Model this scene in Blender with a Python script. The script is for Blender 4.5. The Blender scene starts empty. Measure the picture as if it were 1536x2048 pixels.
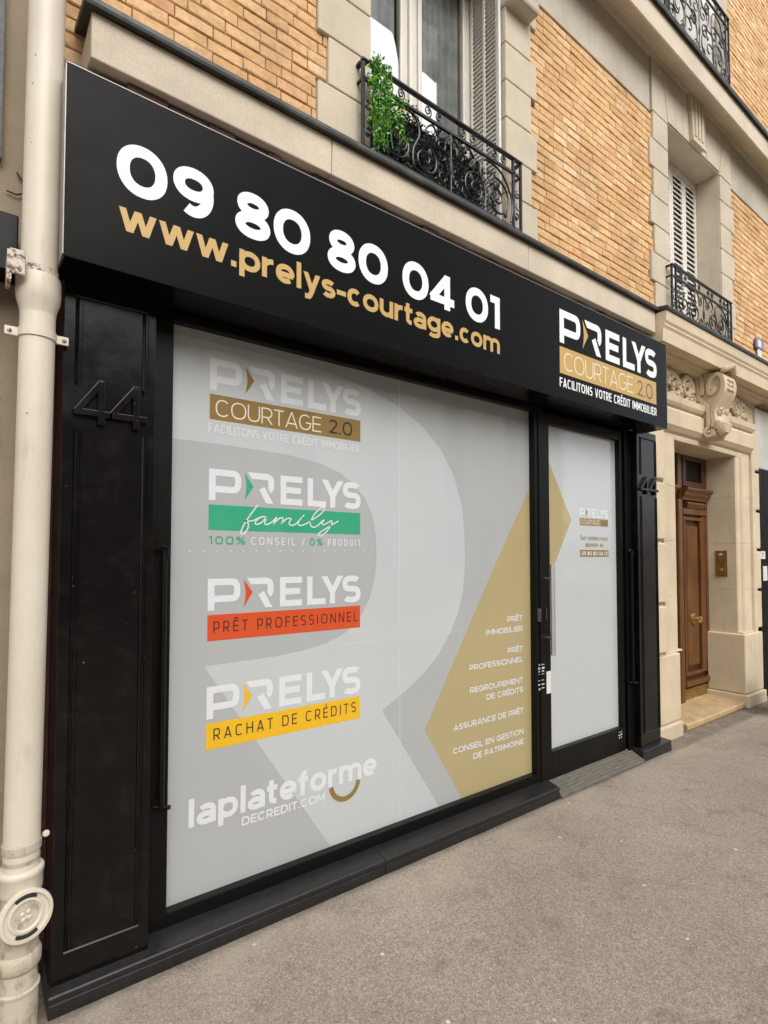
import bpy, math, random
from math import radians, sin, cos, pi
random.seed(7)

# ------------------------------------------------------------------ camera, world, sun, exposure
sc = bpy.context.scene
COL = sc.collection
cam_d = bpy.data.cameras.new('camera')
cam_d.sensor_fit = 'HORIZONTAL'; cam_d.sensor_width = 36.0
cam_d.lens = 36.0 * 1100 / 1536
cam_d.shift_y = 53.6 / 1536
cam_d.clip_start = 0.05; cam_d.clip_end = 500
cam = bpy.data.objects.new('camera', cam_d); COL.objects.link(cam)
CAM = (0.0, -2.175, 1.515)
cam.location = CAM
cam.rotation_euler = (radians(90 + 1.947), 0, radians(53.0077 - 90))
sc.camera = cam

SUN_EL, SUN_AZ = radians(46), radians(190)      # azimuth clockwise from +Y (north)
world = bpy.data.worlds.new('World'); sc.world = world; world.use_nodes = True
wn = world.node_tree.nodes; wl = world.node_tree.links
bg = wn['Background']; bg.inputs['Strength'].default_value = 0.15
sky = wn.new('ShaderNodeTexSky'); sky.sky_type = 'NISHITA'; sky.sun_disc = False
sky.sun_elevation = SUN_EL; sky.sun_rotation = SUN_AZ
sky.air_density = 1.0; sky.dust_density = 3.0; sky.ozone_density = 1.0
hsv = wn.new('ShaderNodeHueSaturation'); hsv.inputs['Saturation'].default_value = 0.22   # overcast: cloud whitens the sky
wl.new(sky.outputs[0], hsv.inputs['Color']); wl.new(hsv.outputs[0], bg.inputs['Color'])
sun_d = bpy.data.lights.new('sun', 'SUN'); sun_d.energy = 1.0; sun_d.angle = radians(50); sun_d.color = (1.0, 0.965, 0.92)
sun = bpy.data.objects.new('sun', sun_d); COL.objects.link(sun)
sdir = (sin(SUN_AZ) * cos(SUN_EL), cos(SUN_AZ) * cos(SUN_EL), sin(SUN_EL))
from mathutils import Vector, Matrix
sun.rotation_euler = Vector(sdir).to_track_quat('Z', 'Y').to_euler()
sun.location = (8, -10, 14)
vs = sc.view_settings
vs.view_transform = 'Standard'; vs.look = 'None'; vs.gamma = 1.0; vs.exposure = 0.64
vs.use_curve_mapping = False

# ------------------------------------------------------------------ materials
def srgb(r, g, b):
    f = lambda c: (c / 255 / 12.92) if c / 255 <= .04045 else ((c / 255 + .055) / 1.055) ** 2.4
    return (f(r), f(g), f(b), 1)

class NT:
    def __init__(s, name):
        s.m = bpy.data.materials.new(name); s.m.use_nodes = True
        s.n = s.m.node_tree.nodes; s.l = s.m.node_tree.links
        s.b = s.n['Principled BSDF']
        g = s.n.new('ShaderNodeNewGeometry'); s.pos = g.outputs['Position']; s.isl = g.outputs['Random Per Island']
    def noise(s, scale, detail=4, rough=.6, vec=None, lac=2.0):
        n = s.n.new('ShaderNodeTexNoise'); n.inputs['Scale'].default_value = scale
        n.inputs['Detail'].default_value = detail; n.inputs['Roughness'].default_value = rough
        s.l.new(vec or s.pos, n.inputs['Vector']); return n.outputs['Fac']
    def voro(s, scale, out='Distance', feature='F1', vec=None, rnd=1.0):
        n = s.n.new('ShaderNodeTexVoronoi'); n.inputs['Scale'].default_value = scale; n.feature = feature
        n.inputs['Randomness'].default_value = rnd
        s.l.new(vec or s.pos, n.inputs['Vector']); return n.outputs[out]
    def vmul(s, v, xyz):
        n = s.n.new('ShaderNodeVectorMath'); n.operation = 'MULTIPLY'; n.inputs[1].default_value = xyz
        s.l.new(v, n.inputs[0]); return n.outputs[0]
    def ramp(s, fac, stops):
        n = s.n.new('ShaderNodeValToRGB'); e = n.color_ramp.elements
        while len(e) < len(stops): e.new(.5)
        for i, (p, c) in enumerate(stops):
            e[i].position = p
            e[i].color = c if not isinstance(c, (int, float)) else (c, c, c, 1)
        s.l.new(fac, n.inputs[0]); return n.outputs[0]
    def mix(s, fac, a, b, mode='MIX'):
        n = s.n.new('ShaderNodeMix'); n.data_type = 'RGBA'; n.blend_type = mode
        for sock, v in ((n.inputs[0], fac), (n.inputs[6], a), (n.inputs[7], b)):
            if hasattr(v, 'links'): s.l.new(v, sock)
            else: sock.default_value = v
        return n.outputs[2]
    def math(s, op, a, b=0.0):
        n = s.n.new('ShaderNodeMath'); n.operation = op
        for sock, v in ((n.inputs[0], a), (n.inputs[1], b)):
            if hasattr(v, 'links'): s.l.new(v, sock)
            else: sock.default_value = v
        return n.outputs[0]
    def set(s, name, v):
        if hasattr(v, 'links'): s.l.new(v, s.b.inputs[name])
        else: s.b.inputs[name].default_value = v
    def bump(s, h, strength=.3, dist=.004):
        n = s.n.new('ShaderNodeBump'); n.inputs['Strength'].default_value = strength; n.inputs['Distance'].default_value = dist
        s.l.new(h, n.inputs['Height']); s.l.new(n.outputs[0], s.b.inputs['Normal'])
        return n

def simple(name, col, rough=.6, var=.15, vscale=6, metal=0, coat=0, bump=0, bscale=150, spec=.5):
    t = NT(name)
    c2 = tuple(x * (1 - var) for x in col[:3]) + (1,)
    c1 = tuple(min(1, x * (1 + var)) for x in col[:3]) + (1,)
    t.set('Base Color', t.ramp(t.noise(vscale, 5), [(.3, c2), (.7, c1)]))
    t.set('Roughness', t.ramp(t.noise(vscale * 3, 3), [(.3, max(.02, rough - .06)), (.7, rough + .06)]))
    t.set('Metallic', metal); t.set('Coat Weight', coat); t.set('Coat Roughness', .03)
    t.set('Specular IOR Level', spec)
    if bump: t.bump(t.noise(bscale, 3), bump)
    return t.m

def stone(name, col, dirt=.45, pits=1.0, dirtcol=(.10, .085, .065, 1)):
    t = NT(name)
    base = t.ramp(t.noise(2.2, 6), [(.25, tuple(x * .80 for x in col[:3]) + (1,)), (.55, col), (.8, tuple(min(1, x * 1.12) for x in col[:3]) + (1,))])
    grain = t.ramp(t.noise(160, 4, .75), [(.3, .80), (.6, 1.05)])
    c = t.mix(1.0, base, grain, 'MULTIPLY')
    pit = t.ramp(t.voro(95), [(.06, .35), (.20, 1.0)])
    gate = t.ramp(t.noise(30, 2), [(.48, 0.0), (.62, 1.0)])
    c = t.mix(t.math('MULTIPLY', gate, .55 * pits), c, t.mix(1.0, c, pit, 'MULTIPLY'))
    streak = t.ramp(t.noise(5, 6, .7, vec=t.vmul(t.pos, (3.0, 3.0, .5))), [(.56, 0.0), (.8, 1.0)])
    c = t.mix(t.math('MULTIPLY', streak, dirt), c, dirtcol)
    t.set('Base Color', c); t.set('Roughness', .88); t.set('Specular IOR Level', .25)
    h = t.math('ADD', t.noise(160, 4, .7), t.math('MULTIPLY', t.noise(12, 4), 1.5))
    h = t.math('ADD', h, t.math('MULTIPLY', pit, .6 * pits))
    t.bump(h, .35, .004)
    return t.m

STONE = stone('limestone', (.60, .52, .40, 1), .28, 1.0)
STONE_P = stone('limestone_portal', (.66, .55, .385, 1), .26, .6)
RENDER = stone('cream_render', (.64, .55, .425, 1), .15, .1)
FRIEZE = stone('grey_limestone', (.52, .465, .375, 1), .25, 1.0)
DIRTY = stone('dirty_render', (.34, .27, .185, 1), .75, .6)
MORTAR = simple('mortar', (.36, .235, .125, 1), .95, .25, 20, bump=.4, spec=.2)

def brick_mat():
    t = NT('ochre_brick')
    oi = t.n.new('ShaderNodeObjectInfo')
    r = t.math('FRACT', t.math('ADD', oi.outputs['Random'], t.math('MULTIPLY', t.isl, 7.31)))
    c = t.ramp(r, [(0.0, (.62, .37, .17, 1)), (.25, (.68, .42, .205, 1)), (.6, (.72, .46, .235, 1)), (.85, (.75, .50, .265, 1)), (.96, (.78, .57, .34, 1)), (1.0, (.64, .32, .17, 1))])
    c = t.mix(1.0, c, t.ramp(t.noise(38, 5, .7), [(.3, .74), (.65, 1.08)]), 'MULTIPLY')
    crack = t.ramp(t.voro(70), [(.04, .3), (.16, 1.0)])
    gate = t.ramp(t.noise(22, 3), [(.54, 0.0), (.66, .8)])
    c = t.mix(gate, c, t.mix(1.0, c, crack, 'MULTIPLY'))
    big = t.ramp(t.noise(1.6, 6, .65, vec=t.vmul(t.pos, (1.5, 1, .7))), [(.3, .80), (.5, .98), (.7, 1.08)])
    c = t.mix(1.0, c, big, 'MULTIPLY')
    t.set('Base Color', c); t.set('Roughness', .9); t.set('Specular IOR Level', .2)
    t.bump(t.math('ADD', t.noise(60, 5, .7), t.math('MULTIPLY', crack, .3)), .5, .005)
    return t.m
BRICK = brick_mat()

def asphalt():
    t = NT('pavement_asphalt')
    cell = t.voro(240, 'Color'); sep = t.n.new('ShaderNodeSeparateColor'); t.l.new(cell, sep.inputs[0])
    c = t.ramp(sep.outputs[0], [(0, (.055, .044, .035, 1)), (.22, (.205, .166, .131, 1)), (.6, (.31, .254, .202, 1)), (.88, (.44, .37, .30, 1)), (1.0, (.62, .56, .48, 1))])
    cell2 = t.voro(95, 'Color'); sep2 = t.n.new('ShaderNodeSeparateColor'); t.l.new(cell2, sep2.inputs[0])
    c2 = t.ramp(sep2.outputs[1], [(0, (.105, .084, .067, 1)), (.5, (.265, .215, .172, 1)), (1.0, (.45, .38, .31, 1))])
    c = t.mix(.20, t.mix(.46, c, (.29, .238, .19, 1)), c2)
    patch = t.ramp(t.noise(.9, 7, .68), [(.25, .74), (.5, .98), (.75, 1.16)])
    c = t.mix(1.0, c, patch, 'MULTIPLY')
    stain = t.ramp(t.noise(6, 4, .6), [(.56, 1.0), (.74, .72)])
    c = t.mix(1.0, c, stain, 'MULTIPLY')
    sy = t.n.new('ShaderNodeSeparateXYZ'); t.l.new(t.pos, sy.inputs[0])
    dust = t.math('MULTIPLY', t.ramp(t.math('ADD', sy.outputs[1], 1.0), [(.55, 0.0), (.93, 1.0)]), t.ramp(t.noise(3.5, 6, .65), [(.35, 0.0), (.7, .55)]))
    c = t.mix(dust, c, (.43, .365, .275, 1))
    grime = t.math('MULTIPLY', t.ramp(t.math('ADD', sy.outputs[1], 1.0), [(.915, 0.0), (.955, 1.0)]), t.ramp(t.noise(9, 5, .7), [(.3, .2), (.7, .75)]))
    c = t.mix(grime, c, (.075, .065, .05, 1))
    # trodden gum and litter flecks
    v = t.voro(7.0); dist = t.ramp(v, [(.045, 1.0), (.065, 0.0)])
    vc = t.voro(7.0, 'Color'); s3 = t.n.new('ShaderNodeSeparateColor'); t.l.new(vc, s3.inputs[0])
    c = t.mix(t.math('MULTIPLY', dist, t.ramp(s3.outputs[2], [(.62, 0.0), (.66, .8)])), c, (.66, .62, .56, 1))
    t.set('Base Color', c); t.set('Roughness', .85); t.set('Specular IOR Level', .3)
    t.bump(t.math('ADD', t.voro(210), t.math('MULTIPLY', t.noise(90, 3), .7)), .6, .004)
    return t.m
ASPHALT = asphalt()

def black_paint(name, rough=.17, chips=True, col=(.0026, .0023, .0022, 1), spec=.36):
    t = NT(name)
    c = col
    if chips:
        chip = t.math('MULTIPLY', t.ramp(t.noise(75, 3, .55, vec=t.vmul(t.pos, (1, 1, .6))), [(.715, 0.0), (.74, .7)]), t.ramp(t.noise(5.5, 3), [(.46, 0.0), (.60, 1.0)]))
        dust = t.ramp(t.noise(9, 6, .7), [(.5, 0.0), (.85, .07)])
        c = t.mix(dust, col, (.20, .17, .14, 1))
        c = t.mix(chip, c, (.30, .28, .26, 1))
    if chips: t.set('Base Color', c)
    else: t.set('Base Color', col)
    t.set('Roughness', t.ramp(t.noise(7, 5), [(.3, rough - .05), (.7, rough + .10)]))
    t.set('Specular IOR Level', spec)
    t.bump(t.math('ADD', t.noise(14, 3), t.math('MULTIPLY', t.noise(300, 2), .12)), .12, .004)
    return t.m
BLACK = black_paint('black_gloss_paint')
FRAME = black_paint('black_frame_metal', .38, False, (.0034, .0033, .0033, 1), .22)
SIGNBLK = simple('black_sign_panel', (.0034, .0030, .0026, 1), .27, .12, 2.5, spec=.08)
PLINTH = simple('black_granite', (.013, .0125, .0125, 1), .36, .45, 40, bump=.08, bscale=90)
WHITE = simple('white_vinyl', (.84, .84, .83, 1), .45, .02, 4)
GOLDV = simple('gold_vinyl', (.52, .335, .105, 1), .45, .04, 4)
GREYALU = simple('grey_aluminium', (.30, .28, .27, 1), .45, .1, 6, metal=.6)

def film(name, col, var=.03):
    t = NT(name)
    c2 = tuple(x * (1 - var) for x in col[:3]) + (1,)
    mot = t.ramp(t.noise(3, 5), [(.3, c2), (.7, col)])
    t.set('Base Color', t.mix(1.0, mot, t.ramp(t.noise(300, 2), [(.35, .90), (.65, 1.06)]), 'MULTIPLY'))
    t.set('Roughness', .5); t.set('Coat Weight', 1.0); t.set('Coat IOR', 1.62)
    t.set('Coat Roughness', t.ramp(t.noise(4.5, 5, .65, vec=t.vmul(t.pos, (1.6, 1, .8))), [(.4, .012), (.72, .11)]))
    bn = t.bump(t.noise(1.7, 2), .05, .01); t.l.new(bn.outputs[0], t.b.inputs['Coat Normal'])
    t.set('Specular IOR Level', .2)
    return t.m
FILM_D = film('film_grey', (.41, .422, .417, 1))
FILM_L = film('film_pale_grey', (.515, .542, .542, 1))
FILM_W = film('film_white', (.70, .72, .73, 1))
FILM_GOLD = film('film_gold', (.43, .35, .175, 1))
FILM_BRONZE = film('film_bronze', (.26, .165, .045, 1))
FILM_GREEN = film('film_green', (.035, .36, .19, 1))
FILM_RED = film('film_orange_red', (.62, .075, .015, 1))
FILM_YEL = film('film_yellow', (.80, .46, .008, 1))
FILM_BLK = film('film_black', (.03, .022, .022, 1))
FILM_BROWN = film('film_brown', (.06, .025, .012, 1))
CREAMF = film('film_cream', (.80, .73, .58, 1))
ZINC = simple('weathered_zinc', (.055, .055, .048, 1), .5, .5, 9, metal=.3, bump=.2, bscale=60)
IRON = simple('black_wrought_iron', (.012, .012, .014, 1), .35, .3, 30)
def pipe_paint():
    t = NT('cream_pipe_paint')
    c = t.ramp(t.noise(4, 5), [(.3, (.60, .54, .43, 1)), (.7, (.68, .62, .50, 1))])
    g = t.ramp(t.noise(7, 7, .72, vec=t.vmul(t.pos, (3, 3, .6))), [(.56, 0.0), (.8, .45)])
    c = t.mix(g, c, (.30, .24, .17, 1))
    v = t.ramp(t.voro(14), [(.035, 1.0), (.06, 0.0)]); vc = t.voro(14, 'Color'); s3 = t.n.new('ShaderNodeSeparateColor'); t.l.new(vc, s3.inputs[0])
    c = t.mix(t.math('MULTIPLY', v, t.ramp(s3.outputs[0], [(.80, 0.0), (.84, .8)])), c, (.11, .085, .06, 1))
    t.set('Base Color', c); t.set('Roughness', .42); t.bump(t.noise(35, 4), .12, .003); return t.m
PIPE = pipe_paint()

def dirty_pipe():
    t = NT('dirty_pipe_paint')
    g = t.ramp(t.noise(34, 7, .72, vec=t.vmul(t.pos, (1, 1, .55))), [(.50, 0.0), (.72, .8)])
    c = t.mix(g, (.52, .455, .35, 1), (.13, .10, .07, 1))
    t.set('Base Color', c); t.set('Roughness', .7); t.bump(t.noise(40, 5), .3, .003); return t.m
PIPE_D = dirty_pipe()

def rusty():
    t = NT('rusty_painted_steel')
    g = t.ramp(t.noise(45, 6, .7), [(.48, 0.0), (.58, 1.0)])
    t.set('Base Color', t.mix(g, (.62, .58, .50, 1), (.16, .06, .02, 1))); t.set('Roughness', .8); return t.m
RUST = rusty()
STEEL = simple('brushed_steel', (.90, .90, .91, 1), .24, .06, 60, metal=1)
def plain_metal(name, col, rough):
    t = NT(name); t.set('Base Color', col); t.set('Metallic', 1.0); t.set('Roughness', rough); return t.m
CHROME = plain_metal('satin_chrome', (.92, .92, .93, 1), .38)
BRASS = simple('aged_brass', (.40, .27, .09, 1), .36, .25, 14, metal=.85, bump=.1)
BRASS_P = simple('polished_brass', (.72, .55, .26, 1), .16, .1, 14, metal=1)
SHUTW = simple('white_shutter_paint', (.74, .71, .65, 1), .5, .06, 9)
JOINERY = simple('cream_window_paint', (.68, .64, .56, 1), .42, .06, 9)
SHEER = simple('grey_sheer_curtain', (.46, .46, .45, 1), .9, .25, 9)
SCALLOP_W = simple('white_scalloped_sheet', (.82, .84, .86, 1), .8, .05, 9)
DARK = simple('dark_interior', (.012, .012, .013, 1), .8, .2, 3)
REDDK = simple('oxblood_primer', (.060, .018, .012, 1), .8, .35, 14, bump=.2)
PLASTIC = simple('charcoal_plastic', (.05, .05, .05, 1), .5, .1, 20)
DECAL = simple('white_decal_print', (.55, .55, .54, 1), .6, .25, 160)
STICKER = simple('worn_white_sticker', (.68, .67, .63, 1), .6, .2, 260)

def wood(name, a, b, rough=.36):
    t = NT(name)
    v = t.vmul(t.pos, (34, 34, 1.4))
    f = t.noise(1.6, 6, .65, vec=v)
    c = t.ramp(f, [(.3, a), (.62, b)])
    c = t.mix(1.0, c, t.ramp(t.noise(3, 4), [(.3, .75), (.7, 1.15)]), 'MULTIPLY')
    t.set('Base Color', c); t.set('Roughness', rough); t.bump(f, .15, .002); t.set('Coat Weight', .12); t.set('Coat Roughness', .3); return t.m
WOOD = wood('varnished_oak', (.065, .022, .006, 1), (.175, .067, .016, 1))
WOOD_DK = wood('dark_oak', (.040, .014, .0055, 1), (.09, .032, .011, 1))

def ramp_wood():
    t = NT('weathered_ramp_timber')
    f = t.noise(2.2, 6, .7, vec=t.vmul(t.pos, (5, 40, 40)))
    c = t.ramp(f, [(.3, (.075, .064, .052, 1)), (.65, (.17, .15, .125, 1))])
    g = t.ramp(t.noise(6, 5), [(.5, 0.0), (.75, .6)])
    c = t.mix(g, c, (.085, .10, .065, 1))
    t.set('Base Color', c); t.set('Roughness', .8); t.bump(f, .5, .004); return t.m
TIMBER = ramp_wood()

def step_stone():
    t = NT('worn_step_stone')
    c = t.ramp(t.noise(7, 6, .7), [(.3, (.36, .24, .12, 1)), (.6, (.52, .37, .20, 1)), (.8, (.62, .50, .33, 1))])
    c = t.mix(1.0, c, t.ramp(t.noise(120, 3, .7), [(.3, .75), (.65, 1.08)]), 'MULTIPLY')
    t.set('Base Color', c); t.set('Roughness', .75); t.bump(t.noise(90, 4), .3, .003); return t.m
STEP = step_stone()

def leaf(name, cols):
    t = NT(name); t.set('Base Color', t.ramp(t.isl, cols)); t.set('Roughness', .42); t.set('Subsurface Weight', .0)
    return t.m
IVY = leaf('ivy_leaf', [(0, (.02, .12, .018, 1)), (.4, (.05, .26, .026, 1)), (.7, (.13, .42, .035, 1)), (.93, (.42, .55, .05, 1)), (1.0, (.40, .28, .06, 1))])
HEDGE = leaf('dark_hedge_leaf', [(0, (.006, .010, .006, 1)), (.6, (.014, .024, .013, 1)), (.93, (.035, .055, .03, 1)), (1, (.30, .30, .27, 1))])

def glass():
    t = NT('window_glass')
    out = t.n['Material Output']
    tr = t.n.new('ShaderNodeBsdfTransparent'); tr.inputs[0].default_value = (.86, .88, .86, 1)
    gl = t.n.new('ShaderNodeBsdfGlossy'); gl.inputs['Roughness'].default_value = .0
    fr = t.n.new('ShaderNodeFresnel'); fr.inputs['IOR'].default_value = 1.5
    mx = t.n.new('ShaderNodeMixShader')
    t.l.new(fr.outputs[0], mx.inputs[0]); t.l.new(tr.outputs[0], mx.inputs[1]); t.l.new(gl.outputs[0], mx.inputs[2])
    t.l.new(mx.outputs[0], out.inputs['Surface']); return t.m
GLASS = glass()

# ------------------------------------------------------------------ mesh helpers
class MB:
    def __init__(s): s.v = []; s.f = []
    def add(s, vs, fs):
        o = len(s.v); s.v += [tuple(v) for v in vs]; s.f += [tuple(i + o for i in f) for f in fs]; return s
    def box(s, x0, x1, y0, y1, z0, z1):
        return s.add([(x0, y0, z0), (x1, y0, z0), (x1, y1, z0), (x0, y1, z0), (x0, y0, z1), (x1, y0, z1), (x1, y1, z1), (x0, y1, z1)],
                     [(0, 3, 2, 1), (4, 5, 6, 7), (0, 1, 5, 4), (1, 2, 6, 5), (2, 3, 7, 6), (3, 0, 4, 7)])
    def prism_x(s, prof, x0, x1, m0=None, m1=None):
        """profile of (y, z) swept along x; m0/m1: mitre functions y -> x at each end"""
        n = len(prof)
        a = [((m0(y) if m0 else x0), y, z) for y, z in prof]; b = [((m1(y) if m1 else x1), y, z) for y, z in prof]
        fs = [(i, (i + 1) % n, n + (i + 1) % n, n + i) for i in range(n)]
        return s.add(a + b, fs + [tuple(range(n - 1, -1, -1)), tuple(range(n, 2 * n))])
    def prism_y(s, poly, y0, y1):
        n = len(poly)
        return s.add([(x, y0, z) for x, z in poly] + [(x, y1, z) for x, z in poly],
                     [tuple(range(n)), tuple(range(2 * n - 1, n - 1, -1))] + [(i, n + i, n + (i + 1) % n, (i + 1) % n) for i in range(n)])
    def prism_z(s, poly, z0, z1):
        n = len(poly)
        return s.add([(x, y, z0) for x, y in poly] + [(x, y, z1) for x, y in poly],
                     [tuple(range(n - 1, -1, -1)), tuple(range(n, 2 * n))] + [(i, (i + 1) % n, n + (i + 1) % n, n + i) for i in range(n)])
    def flat(s, poly, y):
        return s.add([(x, y, z) for x, z in poly], [tuple(range(len(poly)))])
    def lathe(s, prof, c, axis='z', n=32, cap=True):
        """profile of (r, h) revolved about an axis through c"""
        vs = []
        for r, h in prof:
            for k in range(n):
                a = 2 * pi * k / n
                p = (r * cos(a), r * sin(a), h) if axis == 'z' else ((r * cos(a), -h, r * sin(a)) if axis == 'y' else (h, r * cos(a), r * sin(a)))
                vs.append((c[0] + p[0], c[1] + p[1], c[2] + p[2]))
        fs = []
        for i in range(len(prof) - 1):
            for k in range(n):
                fs.append((i * n + k, i * n + (k + 1) % n, (i + 1) * n + (k + 1) % n, (i + 1) * n + k))
        if cap:
            fs.append(tuple(range(n - 1, -1, -1))); fs.append(tuple((len(prof) - 1) * n + k for k in range(n)))
        return s.add(vs, fs)
    def tube(s, pts, r, n=8, closed=False, flat=None):
        """round (or flattened in y: flat = depth radius) bar swept along points"""
        P = [Vector(p) for p in pts]; m = len(P); vs = []
        ref = Vector((0, 1, 0))
        for i in range(m):
            a = P[(i - 1) % m] if (closed or i > 0) else P[i]
            b = P[(i + 1) % m] if (closed or i < m - 1) else P[i]
            t = (b - a).normalized() if (b - a).length > 1e-9 else Vector((0, 0, 1))
            rf = ref if abs(t.dot(ref)) < .95 else Vector((1, 0, 0))
            u = t.cross(rf).normalized(); w = u.cross(t).normalized()
            rr = r[i] if isinstance(r, (list, tuple)) else r
            for k in range(n):
                an = 2 * pi * (k + .5) / n
                vs.append(P[i] + u * (rr * cos(an)) + w * ((flat or rr) * sin(an)))
        fs = []
        for i in range(m if closed else m - 1):
            for k in range(n):
                j = (i + 1) % m
                fs.append((i * n + k, i * n + (k + 1) % n, j * n + (k + 1) % n, j * n + k))
        if not closed:
            fs.append(tuple(range(n - 1, -1, -1))); fs.append(tuple((m - 1) * n + k for k in range(n)))
        return s.add(vs, fs)
    def ellipsoid(s, c, rx, ry, rz, n=12, m=8):
        vs = []; fs = []
        for i in range(m + 1):
            th = pi * i / m
            for k in range(n):
                a = 2 * pi * k / n
                vs.append((c[0] + rx * sin(th) * cos(a), c[1] + ry * sin(th) * sin(a), c[2] + rz * cos(th)))
        for i in range(m):
            for k in range(n): fs.append((i * n + k, (i + 1) * n + k, (i + 1) * n + (k + 1) % n, i * n + (k + 1) % n))
        return s.add(vs, fs)
    def build(s, name, mat, parent=None, smooth=False, bevel=0, seg=2):
        me = bpy.data.meshes.new(name); me.from_pydata(s.v, [], s.f); me.update()
        me.materials.append(mat)
        if smooth:
            for p in me.polygons: p.use_smooth = True
            try: me.set_sharp_from_angle(angle=radians(38))
            except Exception: pass
        o = bpy.data.objects.new(name, me); COL.objects.link(o)
        if bevel:
            b = o.modifiers.new('bevel', 'BEVEL'); b.width = bevel; b.segments = seg; b.limit_method = 'ANGLE'; b.angle_limit = radians(40)
        if parent: attach(o, parent)
        return o

def wloc(o):
    v = Vector(o.location)
    return v + wloc(o.parent) if o.parent else v
def attach(o, parent):
    w = Vector(o.location); o.parent = parent; o.location = w - wloc(parent)
def thing(name, label, cat, loc=(0, 0, 0), group=None):
    o = bpy.data.objects.new(name, None); COL.objects.link(o); o.location = loc
    o.empty_display_size = .1
    return tag(o, label, cat, group)
def tag(o, label, cat, group=None):
    o['label'] = label; o['category'] = cat
    if group: o['group'] = group
    return o
def struct(o): o['kind'] = 'structure'; return o
def stuff(o): o['kind'] = 'stuff'; return o
def box(name, mat, parent, *d, bevel=0): return MB().box(*d).build(name, mat, parent, bevel=bevel)

# ------------------------------------------------------------------ stroke lettering
def ell(cx, cy, rx, ry, a0, a1, n=2.0, k=20):
    out = []
    for i in range(k + 1):
        a = radians(a0 + (a1 - a0) * i / k); c, s_ = cos(a), sin(a)
        out.append((cx + rx * math.copysign(abs(c) ** (2 / n), c), cy + ry * math.copysign(abs(s_) ** (2 / n), s_)))
    return out
def smoothp(P, k=4):
    out = []
    for i in range(len(P) - 1):
        p0, p1, p2, p3 = P[max(0, i - 1)], P[i], P[i + 1], P[min(len(P) - 1, i + 2)]
        for j in range(k):
            t = j / k
            out.append(tuple(.5 * (2 * p1[q] + (p2[q] - p0[q]) * t + (2 * p0[q] - 5 * p1[q] + 4 * p2[q] - p3[q]) * t * t + (3 * p1[q] - p0[q] - 3 * p2[q] + p3[q]) * t ** 3) for q in (0, 1)))
    return out + [P[-1]]
XH = .74
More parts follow.
